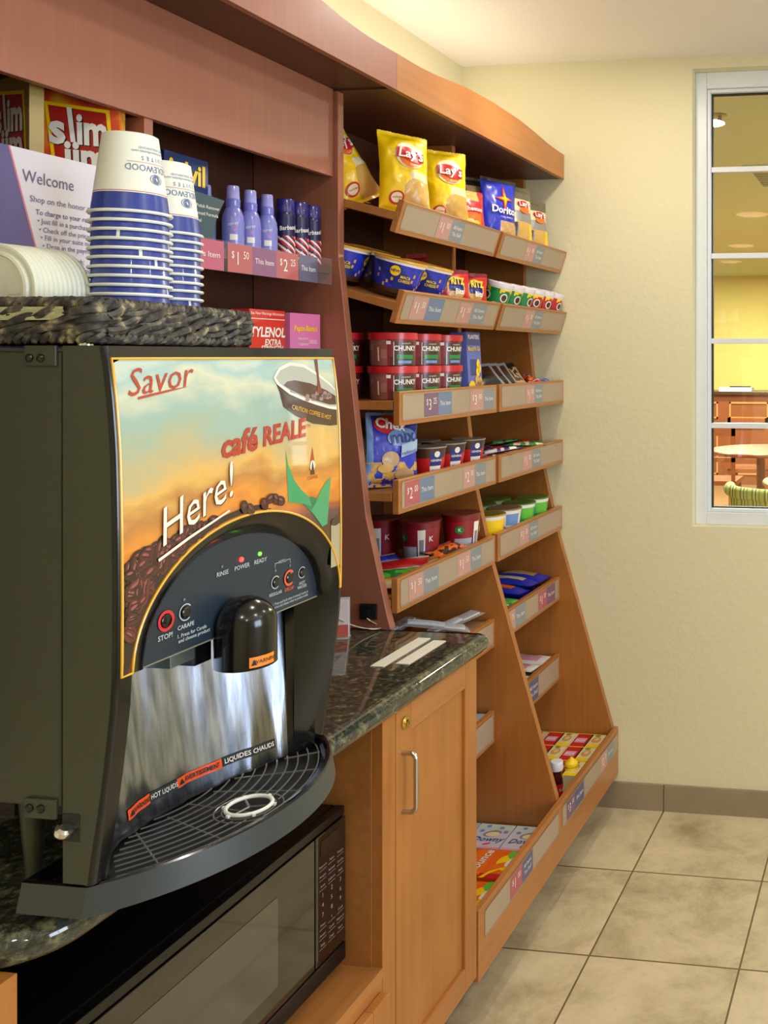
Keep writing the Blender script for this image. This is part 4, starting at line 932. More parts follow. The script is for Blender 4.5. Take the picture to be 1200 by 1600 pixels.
# ------------------------------------------------------------------ paper cups and lids
PAPER = mat('cup_paper', (232, 236, 224), .45); CBL = mat('cup_blue', (40, 62, 150), .3, coat=.3); CRD = mat('cup_redline', (196, 120, 120), .5); CTX = mat('cup_ink', (92, 112, 160), .5)
cr, ct, chh = .0450, .0292, .100
def cup_cls(a, z, j):
    if j < 0: return PAPER
    if .0035 < z < .0245: return PAPER if a < .10 else CBL
    if .0255 < z < .0268: return CRD
    return PAPER
def cup_mesh():
    b = MB(); R = lambda z: cr-.0035+(ct-cr+.0035)*z/chh
    prof = [(R(0)-.002, .004), (R(0)-.002, 0.0), (cr-.0012, -.0005), (cr, .0012), (cr-.0010, .0030), (R(.0035), .0036), (R(.0245), .0245), (R(.0255), .0255), (R(.0268), .0268), (R(.06), .06), (R(.094), .094), (R(.0985), .0985), (ct-.0022, chh), (ct-.0045, chh-.0005), (ct-.006, chh-.004)]
    b.lathe(prof, None, 72, cls=cup_cls); return b
cpt = thing('paper_cup', '', 'paper cup')
cup_mesh().build('cup_body', cpt, smooth=40)
stk = [(V(-.948, 1.030, 0), 14, 1.7256, .01125, 'front'), (V(-1.003, 1.149, 0), 13, 1.7170, .01125, 'rear')]
first = True
for c0, n, ztop, stp, nm in stk:
    for k in range(n):
        z = ztop-stp*k; rz = random.uniform(0, 6.28) if k not in (3, 5, 6) else {3: -1.18, 5: -.62, 6: -.18}[k] if nm == 'front' else random.uniform(1.5, 3)
        if k == 0: rz = 2.2
        num = ['topmost', 'second', 'third', 'fourth', 'fifth', 'sixth', 'seventh', 'eighth', 'ninth', 'tenth', 'eleventh', 'twelfth', 'thirteenth', 'lowest'][k]
        lab = ('printed white and blue paper cup on top of the %s inverted cup stack' % ('taller front' if nm == 'front' else 'shorter rear')) if k == 0 else '%s blue-banded inverted paper cup from the top of the %s stack in the basket' % (num, 'taller front' if nm == 'front' else 'shorter rear')
        g = 'inverted paper cups stacked in the basket'
        if first: t = cpt; t.location = (c0.x, c0.y, z); t.rotation_euler = (0, 0, rz); t['label'] = lab; t['group'] = g; first = False; proto = t
        else: t = dup(proto, (c0.x, c0.y, z), (0, 0, rz), lab, g)
        tops = (k == 0)
        if tops: 
            if nm == 'front': frontcup = t
            else: rearcup = t
for t, th0 in ((frontcup, -.02), (rearcup, -.12)):
    rz = t.rotation_euler.z
    Rz = lambda z: cr-.0035+(ct-cr+.0035)*z/chh
    def CM(u, v, off=0.0, th0=th0, rz=rz): # upside-down lettering as on an inverted cup
        z = .062-v; r = Rz(z)+off+.0002; a = th0-rz-u/.037; return V(r*math.cos(a), r*math.sin(a), z)
    b = MB(); b.text('CANDLEWOOD', CM, CTX, .0115, (0, .0055), .0004, sx=.86); b.rect(CM, -.034, -.0012, .034, -.0006, CRD, .0003, 16)
    b.text('SUITES', CM, CTX, .0075, (0, -.0065), .0004, spacing=1.7); b.text('www.candlewoodsuites.com', CM, CTX, .0050, (0, -.0145), .0004); b.text('888-CANDLEWOOD', CM, CTX, .0045, (0, -.0195), .0004)
    b.disc(CM, 0, .0185, .0055, .0055, CTX, .0004, 20, r0=.78); b.disc(CM, 0, .0185, .0032, .0044, CTX, .0004, 14); b.disc(CM, 0, .0185, .0010, .0026, PAPER, .0006, 10, .4)
    b.disc(CM, 0, .0185, .0085, .0065, CTX, .0004, 24, r0=.9)
    b.text('caution: contents may be hot', CM, CTX, .0042, (-.050, -.005), .0004, PI/2)
    b.build('printed_logo', t, smooth=0)
LID = mat('lid_white', (226, 230, 212), .35, coat=.2)
b = MB(); lr = .053
b.lathe([(lr-.004, .0), (lr, .001), (lr+.0008, .004), (lr-.0006, .0062), (lr-.003, .0066), (lr-.0050, .0050), (lr-.0075, .0045), (lr-.009, .0090), (lr-.012, .0098), (lr-.014, .0070), (.012, .0066), (0, .0066)], LID, 56)
b.box((.018, -.006, .0066), (.034, .006, .0074), LID)
lid = thing('cup_lid', '', 'cup lid', group='white plastic lids stacked on their side in the basket'); b.build('lid_body', lid, smooth=35)
for k in range(12):
    y = .936+.0056*k
    lab = ('white plastic cup lid at the near end of the lid stack, its face showing' if k == 0 else 'white plastic cup lid at the far right end of the lid stack beside the cups' if k == 11 else 'white plastic cup lid, %s from the near end of the lid stack in the basket' % ['', 'second', 'third', 'fourth', 'fifth', 'sixth', 'seventh', 'eighth', 'ninth', 'tenth', 'eleventh'][k])
    if k == 0: t = lid; t.location = (-1.030, y, 1.6275); t.rotation_euler = (PI/2, 0, 0); t['label'] = lab
    else: dup(lid, (-1.030+.0006*k, y, 1.6275), (PI/2, .3*k, 0), lab)

# ------------------------------------------------------------------ welcome sign behind the cups
sg = thing('welcome_sign', 'white and purple Welcome sign with payment instructions standing behind the cups', 'sign', (-1.2, 1.05, 1.557), world=True)
SGW = mat('sign_white', (214, 212, 226), .35); SGP = mat('sign_purple', (92, 84, 140), .4, noise_=.12, nscale=14); SGT = mat('sign_text', (98, 92, 132), .5); SGR = mat('sign_redline', (206, 120, 130), .5)
b = MB().box((-1.204, .80, 1.562), (-1.2005, 1.300, 1.8385), SGW)
fr = plane((-1.2005, 0, 0), (0, 1, 0), (0, 0, 1))
b.poly(fr, [(.80, 1.562), (1.183, 1.562), (1.102, 1.8385), (.80, 1.8385)], SGP, .0003); b.poly(fr, [(1.183, 1.562), (1.1855, 1.562), (1.1045, 1.8385), (1.102, 1.8385)], SGR, .0004)
b.build('board', sg, smooth=0)
b = MB(); b.text('Welcome', fr, SGT, .0245, (1.1225, 1.8005), .0006, align='LEFT', sx=.83, bold=.0)
for s, y, z, h in (('Shop on the honor system', 1.1335, 1.771, .0125), ('To charge to your room:', 1.1425, 1.7535, .0105), ('• Just fill in a purchase slip', 1.145, 1.7415, .0105), ('• Check off the price for each', 1.1475, 1.7295, .0105), ('• Fill in your suite number', 1.150, 1.7185, .0105), ('• Drop in the payment box', 1.153, 1.7070, .0105), ('To pay by cash:', 1.160, 1.690, .0105), ('• Use the envelopes', 1.162, 1.678, .0105), ('Thank you', 1.175, 1.656, .0105)):
    b.text(s, fr, SGT, h, (y, z), .0006, align='LEFT', sx=.92, bold=.01 if 'To' in s else 0)
b.build('lettering', sg, smooth=0)
MB().box((-1.23, .80, 1.557), (-1.18, 1.30, 1.5618), MATS['acrylic']).build('stand_base', sg, smooth=0)
# ------------------------------------------------------------------ merchandise
def M_(n, c, r=.4, **k): return mat(n, c, r, coat=.35, coatr=.15, **k)
YL = M_('bag_yellow', (255, 212, 8)); YD = M_('chip_gold', (214, 170, 84)); WH = M_('print_paper_white', (238, 236, 228)); RD = M_('print_bright_red', (200, 26, 34)); OR = M_('print_orange', (240, 116, 30))
BL = M_('print_royal_blue', (40, 52, 190)); DB = M_('print_deep_blue', (18, 40, 130)); SK = M_('print_sky', (110, 150, 210)); DR = M_('print_dark_red', (128, 14, 30)); BK = M_('print_black', (28, 24, 22)); BR = M_('print_chocolate', (72, 40, 26))
GR = M_('print_leaf_green', (22, 140, 60)); LG = M_('print_lime', (96, 196, 60)); SV = M_('foil_silver', (170, 170, 168), metal=.6); TN = M_('print_tan', (190, 156, 110)); PK = M_('print_pink', (226, 160, 190)); PU = M_('print_purple', (76, 50, 130)); TL = M_('print_teal', (30, 66, 80)); CR = M_('print_cream', (232, 222, 176)); MG = M_('print_magenta', (214, 120, 180)); GY = M_('print_grey', (140, 140, 146)); OLV = M_('print_olive', (104, 98, 76))
def bag_fn(w, h, t, seed, crumple=1.0):
    sl = .010
    def f(u, v, side=1, off=0.0):
        a = min(1, abs(2*u/w)); s = (v-sl)/(h-2*sl)
        if s <= 0 or s >= 1: e = 0
        else: e = max(0, 1-a**2.4)**.75*math.sin(PI*s)**.5*(1.12-.35*s)
        nz = noise.noise(V(u*26+seed*7, v*22, seed*3.1+side))*.0042*crumple*min(1, e*2.5) + noise.noise(V(u*70+seed, v*55, seed+side*2))*.0013*crumple
        y = u*(1-.07*math.sin(PI*max(0, min(1, s))))
        x = side*(t/2*e+.0006+off)+nz + .004*math.sin(seed)*(1-s)*u/w*2
        z = v + (.0012*(int(u/w*60) % 2) if (s > 1 and v >= h-.0005) else 0)
        return V(x, y, z)
    return f
def bag_mesh(w, h, t, cls, seed, texts=(), back=None, nu=44, nv=60, crumple=1.0, discs=()):
    f = bag_fn(w, h, t, seed, crumple); b = MB()
    b.sheet(nu, nv, lambda i, j: f((i-.5)*w, j*h), lambda i, j: cls(i-.5, j))
    b.sheet(nu//2, nv//2, lambda i, j: f((i-.5)*w, j*h, -1), back or cls(0, .02), flip=True)
    fr = lambda a, c, off=0.0: f(a*w, c*h, 1, off)
    for d in discs: b.disc(lambda a, c, off=0.0: f(a, c, 1, off), d[0]*w, d[1]*h, d[2]*w, d[3]*w, d[4], d[5] if len(d) > 5 else .0022, 24, r0=(d[6] if len(d) > 6 else 0), rings=3)
    for tx in texts:
        s, a, c, sz, mm = tx[:5]; kw = tx[5] if len(tx) > 5 else {}
        b.text(s, lambda p, q, off=0.0: f(p, q, 1, off), mm, sz*w, (a*w, c*h), kw.pop('off', .0036)+.001, **kw)
    return b
def place(b, name, label, cat, loc, rot=(0, 0, 0), group=None, smooth=45, parts=(), bevel=0):
    o = b.build(name, smooth=smooth, bevel=bevel); o.location = loc; o.rotation_euler = rot; return tag(o, label, cat, group)
R = math.radians
# --- row 1, bay 1: yellow chip bags
def lays(seed, red_label='Lay\'s'):
    def cls(u, v):
        if v < .035 or v > .955: return YL
        if (u-.17)**2/.052+(v-.70)**2/.012 < 1 and v < .80: return YL
        if abs(u) > .46: return YL
        if v < .40 and u > -.12 and (u-.25)**2/.16+(v-.20)**2/.055 < 1: return YD
        if v < .5 and u > .0 and (u-.28)**2/.1+(v-.42)**2/.012 < 1: return CR
        return YL
    return bag_mesh(.128, .208, .074, cls, seed, back=YL, crumple=1.7,
        texts=[("Lay's", .04, .70, .27, WH, dict(rot=-.10, shear=.1, bold=.022, off=.0062)), ('CLASSIC', .10, .57, .06, CR, dict(rot=-.05)), ('NATURAL', -.22, .165, .045, RD, {})],
        discs=[(.04, .70, .30, .28, CR, .0024), (.04, .660, .22, .20, OR, .0030), (-.24, .165, .135, .125, RD, .003), (-.24, .165, .100, .092, CR, .0036)])
def lays_band(b, seed):
    f = bag_fn(.128, .208, .074, seed, 1.7); fr = lambda p, q, off=0.0: f(p, q, 1, off)
    c, s = math.cos(-.10), math.sin(-.10); x0, y0 = .04*.132, .70*.208
    def g(i, j):
        x = (i-.5)*.072; y = (j-.5)*(.032+.006*math.cos((i-.5)*6))+.003*math.sin(i*PI*2); return fr(x0+x*c-y*s, y0+x*s+y*c, .0048)
    b.sheet(16, 5, g, RD); return b
place(lays_band(lays(1.3), 1.3), 'chip_bag', 'tall upright yellow potato chip bag, left of the two upright ones on the top shelf', 'chip bag', (-1.210, 2.140, 1.902), (R(-2), R(-9), R(-36)), 'yellow potato chip bags on the top shelf')
place(lays_band(lays(4.1), 4.1), 'chip_bag', 'crumpled upright yellow potato chip bag beside the small red and orange bag, top shelf', 'chip bag', (-1.210, 2.355, 1.902), (R(1), R(-6), R(-40)), 'yellow potato chip bags on the top shelf')
place(lays_band(lays(7.7), 7.7), 'chip_bag', 'yellow potato chip bag slumped over to the left beside the left side panel', 'chip bag', (-1.315, 2.135, 1.935), (R(26), R(-16), R(-24)), 'yellow potato chip bags on the top shelf')
place(lays_band(lays(9.2), 9.2), 'chip_bag', 'dull yellow bag lying flat under the slumped bag on the top shelf', 'chip bag', (-1.36, 2.16, 1.945), (0, R(-66), R(-8)), 'yellow potato chip bags on the top shelf')
def chee(u, v):
    if v > .75: return YD if abs(u) < .3 else RD
    if v < .45 and abs(u+.05) < .36: return OR
    return RD
place(bag_mesh(.092, .122, .040, chee, 2.2, back=RD, texts=[('Cheetos', 0, .52, .19, WH, dict(bold=.02, off=.005)), ], discs=[(-.1, .25, .14, .07, YL), (.12, .22, .12, .06, YL), (0, .34, .13, .05, OR)]), 'chip_bag',
      'small red and orange puffed snack bag on the top shelf right of the yellow bags', 'chip bag', (-1.178, 2.425, 1.894), (R(-2), R(-10), R(-34)))
# --- row 1, bay 2
def dor(u, v):
    if v > .94: return BK if v > .95 else DB
    if v < .32 and u > -.05: return TN if (int(u*14)+int(v*18)) % 3 else YD
    return BL if u < .42 else DB
b = bag_mesh(.122, .196, .050, dor, 5.5, back=DB, crumple=1.2, texts=[('Doritos', .06, .47, .25, WH, dict(bold=.03, off=.006, rot=-.03)), ('COOL RANCH', .12, .37, .06, WH, {})])
fr = lambda p, q, off=0.0: bag_fn(.122, .196, .050, 5.5, 1.2)(p, q, 1, off)
for k_, (ro, ri, mm, of) in enumerate(((.038, .011, RD, .003), (.030, .009, OR, .0042), (.017, .006, YL, .0054))):
    pts = []
    for k in range(8): rr = (ro if k % 2 == 0 else ri)*(1.25 if k % 4 == 2 else 1); a = PI/4*k; pts.append((.008+rr*math.cos(a)*.9, .130+rr*math.sin(a)))
    b.add([fr(.008, .130, of)]+[fr(p, q, of) for p, q in pts], [(0, i+1, (i+1) % 8+1) for i in range(8)], mm)
place(b, 'chip_bag', 'royal blue tortilla chip bag with orange star on the top shelf', 'chip bag', (-1.205, 2.672, 1.901), (R(-3), R(-7), R(-34)))
def dkb(u, v):
    if v < .35: return BR if (int(u*9)+int(v*12)) % 2 else BK
    return TN if (v < .85 and u > -.2) else BK
place(bag_mesh(.140, .175, .040, dkb, 3.3, back=BK), 'chip_bag', 'dark brown and tan snack bag half hidden behind the blue chip bag', 'chip bag', (-1.275, 2.650, 1.920), (0, R(-4), R(-30)))
def ket(u, v):
    if v > .93: return OLV
    if u < -.16 and v < .38: return BK if u < -.20 else GY
    if v < .40: return YD if u < .3 else YL
    if v < .58: return SV
    return OLV if u < -.30 else (CR if v < .78 else OLV)
for i, (y, s_, lab) in enumerate(((2.815, 6.1, 'olive and cream chip bag with golden chips right beside the blue chip bag'), (2.945, 8.4, 'olive and cream chip bag with red logo at the window-wall end of the top shelf'))):
    place(bag_mesh(.112, .197-.022*i, .044, ket, s_, back=OLV, texts=[("Lay's", .1, .70, .22, WH, dict(bold=.03, off=.006))], discs=[(.1, .60, .2, .10, OR, .003), (.1, .70, .26, .10, RD, .004)]), 'chip_bag', lab, 'chip bag', (-1.200, y, 1.901), (R(-2), R(-7), R(-26)), 'olive and cream chip bags on the top shelf')
# --- row 2
def tub_body(r0, r1, h, cls, seg=48, n=12, base=None):
    b = MB(); b.lathe([(r0-.002, 0)]+[(r0+(r1-r0)*i/n, h*i/n+(.001 if i == 0 else 0)) for i in range(n+1)], None, seg, cls=cls); return b
def lidm(r, z0, h, m, top=None): return MB().lathe([(r, z0), (r, z0+h-.001), (r-.001, z0+h), (r-.003, z0+h), (r-.004, z0+h-.0015), (0, z0+h-.0015)], m, 48)
def cyl(r0, r1, h): return lambda u, v, off=0.0: (lambda r: V(r*math.cos(u/r1), r*math.sin(u/r1), v))(r0+(r1-r0)*v/h+off+.0006)
def proto_thing(name, cat): return thing(name, '', cat)
def put(proto, used, loc, rot, label, group):
    if not used[0]:
        used[0] = True; proto.location = loc; proto.rotation_euler = rot; proto['label'] = label; proto['group'] = group; return proto
    return dup(proto, loc, rot, label, group)
def zr(row, x): return shelf_z(row, x)+.001
t = proto_thing('macaroni_cup', 'snack cup')
def mac(a, z, j):
    if z < .012: return BR
    if z > .074: return WH
    return DB if math.sin(a*3+z*60) > -.2 else BL
tub_body(.0475, .060, .078, mac).build('cup_body', t)
Q = cyl(.0475, .060, .078); b = MB()
for a0 in (-.045, .048):
    b.disc(Q, a0+.020, .055, .0125, .0125, YL, .0006, 20); b.text('NEW', Q, DB, .0095, (a0+.020, .055), .0012, bold=.02)
    for dx, dz in ((-.022, .050), (-.024, .036), (.004, .026), (.016, .034), (-.005, .018)): b.rect(Q, a0+dx-.003, dz-.004, a0+dx+.003, dz+.004, YD, .0006, 2, 1)
    b.text('MAC&\nCHEESE', Q, YL, .0095, (a0+.048, .038), .0010, bold=.02)
b.build('cup_print', t, smooth=0)
lidm(.062, .078, .005, M_('lid_yellow', (226, 170, 60))).build('lid', t)
u = [False]
for x, y, rz, lab in ((-1.345, 2.068, -.9, 'dark blue noodle cup with yellow lid nearest the side panel, second shelf'), (-1.222, 2.105, -.75, 'dark blue noodle cup with yellow lid, middle of the three in front, second shelf'), (-1.218, 2.2325, -.85, 'dark blue noodle cup with yellow lid beside the red snack bags, second shelf'), (-1.345, 2.195, -.3, 'dark blue noodle cup with yellow lid in the back row of the second shelf')):
    put(t, u, (x, y, zr(1, x-.046)), (0, R(15.6), rz), lab, 'blue noodle cups on the second shelf').rotation_mode = 'ZYX'
def ritz(u, v):
    if v > .9: return DR
    if v < .2: return RD
    if (u)**2/.09+(v-.5)**2/.10 < 1: return YD if (u)**2/.06+(v-.5)**2/.075 > 1 or v < .4 else DB
    return RD
for i, (x, y, s_, lab) in enumerate(((-1.190, 2.355, 1.9, 'left red cracker snack bag with yellow lettering on the second shelf'), (-1.190, 2.472, 4.9, 'right red cracker snack bag with yellow lettering, beside the green cups on the second shelf'))):
    place(bag_mesh(.096, .100, .032, ritz, s_, back=RD, texts=[('RITZ', .02, .66, .27, YL, dict(bold=.035, off=.005, sx=.8)), ('Bits', .05, .38, .22, WH, dict(bold=.03, off=.005, sx=.8))]), 'cracker_bag', lab, 'cracker bag', (x, y, zr(1, x)), (0, R(-4), R(-30)), 'red cracker bags on the second shelf')
place(bag_mesh(.115, .120, .034, lambda u, v: DR if v > .6 or abs(u) > .4 else M_('print_mauve', (170, 90, 120)), 6.6, back=DR), 'cracker_bag', 'dark red crumpled bag behind the blue cups on the second shelf', 'cracker bag', (-1.268, 2.345, zr(1, -1.268)), (R(8), R(-8), 0))
CG = M_('pasta_green', (16, 132, 62))
b_cls = lambda col: (lambda a, z, j: YL if (z > .050+.006*math.sin(a*3) and math.sin(a*3) > -.2 and z < .062) else (WH if z >= .062 else col))
def pasta(col):
    t = proto_thing('pasta_cup', 'pasta cup'); tub_body(.034, .0385, .070, b_cls(col), n=16).build('cup_body', t)
    Q = cyl(.034, .0385, .070); b = MB()
    for a0 in (-.055, 0, .055):
        b.disc(Q, a0+.012, .036, .0125, .0135, WH, .0006, 18); b.disc(Q, a0+.012, .036, .0085, .0095, BR, .0012, 16); b.rect(Q, a0-.020, .008, a0+.006, .020, WH, .0008, 4, 1); b.text('BEEF', Q, BL, .007, (a0-.007, .014), .0014, bold=.02)
    b.build('cup_print', t, smooth=0); lidm(.0400, .066, .012, M_('lid_white_plastic', (226, 218, 222))).build('lid', t); return t
pg, pr_ = pasta(CG), pasta(M_('pasta_red', (186, 22, 30))); ug, ur = [False], [False]
for i in range(6):
    y = 2.600+.0835*i; x = -1.188
    nm = ['first', 'second', 'third'][i % 3]
    put(pg if i < 3 else pr_, ug if i < 3 else ur, (x, y, zr(1, x-.034)), (0, R(15.6), -.9+.2*(i % 3)), '%s %s pasta cup from the left on the second shelf of the window-side bay' % (nm, 'green' if i < 3 else 'red'), 'green and red pasta cups on the second shelf').rotation_mode = 'ZYX'
# --- row 3: soup tubs with red lids
t = proto_thing('soup_tub', 'soup tub')
def soup(a, z, j): 
    s = math.sin(a*2+.3)
    if z < .02 and s > 0: return BR
    return M_('soup_label', (128, 34, 44)) if s > -.2 else M_('soup_label_back', (150, 92, 84))
tub_body(.0505, .0535, .064, soup).build('tub_body', t)
Q = cyl(.0505, .0535, .064); b = MB()
for a0 in (-.004,):
    b.rect(Q, a0-.012, .052, a0-.002, .060, WH, .0006, 2, 1); b.rect(Q, a0+.004, .002, a0+.062, .058, BR, .0005, 10, 1); b.rect(Q, a0+.004, .002, a0+.0055, .058, WH, .001, 1, 1)
    b.text('CHUNKY', Q, WH, .0165, (a0+.034, .042), .0016, bold=.03, sx=.86); b.rect(Q, a0+.012, .017, a0+.056, .027, GR, .0012, 8, 1); b.rect(Q, a0+.015, .006, a0+.052, .013, SK, .0012, 8, 1)
    b.rect(Q, a0-.034, .012, a0-.030, .045, CR, .0006, 1, 1); b.rect(Q, a0-.026, .018, a0-.012, .040, M_('soup_text_block', (170, 110, 104)), .0006, 3, 1)
    b.text('campbell\'s', Q, WH, .006, (a0+.034, .0545), .0014)
b.build('tub_print', t, smooth=0)
lidm(.0575, .064, .0165, M_('lid_bright_red', (196, 28, 34))).build('lid', t); u = [False]
for lv, lvn in ((0, 'lower'), (1, 'upper')):
    for (x, y), w_, rz in (((-1.222, 2.104), 'front row, leftmost beside the shelf lip end', -1.02), ((-1.222, 2.222), 'middle of the front row', -.9), ((-1.222, 2.340), 'front row, next to the blue snack box', -.8), ((-1.350, 2.078), 'behind the others at the far left', -1.1)):
        put(t, u, (x, y, 1.4465+.0812*lv), (0, 0, rz), 'red-lidded soup tub, %s layer, %s' % (lvn, w_), 'soup tubs with red lids on the third shelf')
o = MB().box((-.045, -.050, 0), (0, .050, .172), M_('box_periwinkle', (86, 104, 186)))
fr = plane((0, 0, 0), (0, 1, 0), (0, 0, 1))
o.rect(fr, -.05, .135, .05, .172, DB).text('PLANTERS', fr, WH, .017, (0, .158), .001, bold=.02).text('Munch\'N Go', fr, YL, .0165, (0, .125), .001, bold=.02).rect(fr, -.03, .050, .02, .096, DB)
for a, c in ((.025, .082), (.032, .07), (.02, .06)): o.disc(fr, a, c, .012, .014, YL, .001)
for a, c in ((.02, .02), (.035, .03), (.03, .012), (.012, .035), (.04, .018)): o.disc(fr, a, c, .014, .016, YD, .0012)
o.disc(fr, -.025, .018, .024, .018, YL, .001)
place(o, 'snack_box', 'tall periwinkle blue snack box with peanuts beside the soup tubs on the third shelf', 'box', (-1.178, 2.460, 1.447), (0, R(-3), R(4)), smooth=0)
def pouch(w, h, t, cls, seed, texts=(), **k): return bag_mesh(w, h, t, cls, seed, texts=texts, nu=24, nv=30, crumple=.6, **k)
FLATM = lambda h: Matrix(((0, 0, -1, h/2), (0, 1, 0, 0), (1, 0, 0, 0), (0, 0, 0, 1)))
def flat(b, h, name, label, cat, loc, rot=(0, 0, 0), group=None):
    o = b.build(name, smooth=45, M=FLATM(h)); o.location = loc; o.rotation_euler = rot; return tag(o, label, cat, group)
def choc(u, v): return BK if v > .8 or v < .1 else (TN if (noise.noise(V(u*9, v*9, 1))) > .1 else (GY if u > .4 else BR))
for i, (y, lab, col) in enumerate(((2.600, 'leftmost dark brown cookie pouch leaning back on the third shelf', 0), (2.655, 'second dark brown cookie pouch leaning back on the third shelf', 0), (2.71, 'third dark brown cookie pouch leaning back on the third shelf', 0), (2.775, 'tan and brown patterned cookie pouch, frontmost of the leaning pouches on the third shelf', 1))):
    c_ = choc if col else (lambda u, v: GY if (u > .38 or v > .90) else BR if v > .5 else BK)
    place(pouch(.095, .100, .018, c_, 2+i, back=BK), 'cookie_pouch', lab, 'cookie pouch', (-1.190, y, 1.4535), (R(10), R(-44), R(-34)), 'dark cookie pouches leaning on the third shelf')
for i, (y, x, m1, m2, rz, lab) in enumerate(((2.935, -1.185, RD, WH, .4, 'small red and white candy pack beside the blue one on the third shelf'), (2.955, -1.23, OR, RD, 1.1, 'small orange-red candy pack behind the red and white one on the third shelf'), (3.005, -1.185, BL, SK, .2, 'small blue candy pack at the wall end of the third shelf'), (2.998, -1.245, DB, WH, .9, 'small dark blue candy pack behind the light blue one at the wall end'))):
    flat(pouch(.075, .050, .030, (lambda u, v, m1=m1, m2=m2: m2 if math.sin(u*17+v*9) > .5 else m1), 5+i, back=m1), .05, 'candy_pack', lab, 'candy pack', (x-.01, y, 1.462+.012*(i % 2)), (R(8), R(14), rz), 'small candy packs on the third shelf')
# --- row 4
def mix(u, v):
    if v > .965: return SK
    if v < .34 and noise.noise(V(u*7, v*9, 2)) > -.05: return TN if noise.noise(V(u*14, v*16, 5)) > 0 else YD
    if u < -.40: return SK
    return BL if v < .72 or u < -.1 else DB
b = bag_mesh(.136, .178, .044, mix, 8.8, back=SK, texts=[('Chex', -.10, .84, .25, WH, dict(bold=.03, off=.006, rot=-.15)), ('mix', .12, .675, .34, DB, dict(bold=.012, off=.006, rot=.12)), ('Traditional', .25, .465, .10, DB, dict(off=.006, rot=.2))], discs=[(-.10, .84, .29, .17, RD, .003), (-.12, .37, .17, .14, TN, .003), (-.20, .25, .14, .08, YD, .0035), (.18, .17, .2, .1, TN, .003)])
f2 = bag_fn(.136, .178, .044, 8.8, 1.0)
b.disc(lambda a, c, off=0.0: f2(a, c, 1, off), .016, .120, .040, .022, SK, .0034, 24, .12, rings=3)
b.sheet(8, 4, lambda i, j: f2(.012+.055*i, .070+.030*j+.016*i, 1, .0042), M_('print_pale_blue', (170, 196, 226)))
place(b, 'snack_mix_bag', 'bright blue snack mix bag standing upright at the front of the fourth shelf', 'snack bag', (-1.215, 2.086, 1.2345), (R(-4), R(-6), R(-30)), 'blue snack mix bags on the fourth shelf')
place(bag_mesh(.14, .165, .04, lambda u, v: YD if v < .45 and noise.noise(V(u*8, v*8, 4)) > -.1 else BK, 3.9, back=BK), 'snack_mix_bag', 'dark snack bag with golden pieces behind the blue bag near the side panel, fourth shelf', 'snack bag', (-1.300, 2.090, 1.2345), (0, R(-5), R(-10)), 'blue snack mix bags on the fourth shelf')
t = proto_thing('cereal_mix_cup', 'snack cup')
def cup4(a, z, j):
    s = ((a+PI) % (2*PI))-PI
    if z > .072: return BR
    if .05 < s < .75: return DB if z > .035 else WH
    return RD if z < .055 else BR
tub_body(.034, .046, .082, cup4, n=16).build('cup_body', t); Q = cyl(.034, .046, .082); b = MB()
b.disc(Q, .019, .066, .008, .008, WH, .001); b.text('GENERAL', Q, WH, .008, (.019, .050), .001, bold=.02); b.text('Crispy', Q, RD, .011, (.019, .022), .0012, bold=.03)
b.build('cup_print', t, smooth=0); MB().lathe([(.0475, .081), (.048, .0835), (.046, .0845), (.040, .083), (0, .083)], SV, 40).build('foil_lid', t); u = [False]
for x, y, lab in ((-1.206, 2.243, 'red and brown snack cup with foil lid nearest the blue bag on the fourth shelf'), (-1.206, 2.352, 'middle red and brown snack cup with foil lid on the fourth shelf'), (-1.206, 2.470, 'red and brown foil-lidded snack cup at the right end of its front row'), (-1.31, 2.30, 'left snack cup of the back row on the fourth shelf'), (-1.31, 2.41, 'right snack cup of the back row on the fourth shelf')):
    put(t, u, (x, y, 1.2342), (0, 0, -.95), lab, 'foil-lidded snack cups on the fourth shelf')
def bar(m1, m2, seed): return pouch(.135, .036, .016, (lambda u, v: SV if abs(u) > .46 else (m2 if noise.noise(V(u*9, v*3, seed)) > .05 else m1)), seed, back=m1)
bars = [(-1.205, 2.60, DR, WH, 'dark red and white'), (-1.205, 2.69, PU, WH, 'purple and white'), (-1.20, 2.78, OR, BR, 'orange and brown'), (-1.21, 2.87, GR, CR, 'green and cream'), (-1.205, 2.955, RD, OR, 'red and orange'), (-1.28, 2.64, BR, RD, 'brown and red'), (-1.285, 2.75, PU, RD, 'purple and red'), (-1.285, 2.86, BK, GR, 'black and green'), (-1.28, 2.97, RD, BK, 'red and black')]
for i, (x, y, m1, m2, cn) in enumerate(bars):
    flat(bar(m1, m2, i+1.5), .036, 'candy_bar', '%s wrapped candy bar in the %s row of the fourth shelf' % (cn, 'front' if i < 5 else 'back'), 'candy bar', (x, y, 1.250+.013*(i % 2)+.006*(i > 4)), (R(4), R(6), R(-60+14*(i % 3))), 'wrapped candy bars on the fourth shelf')
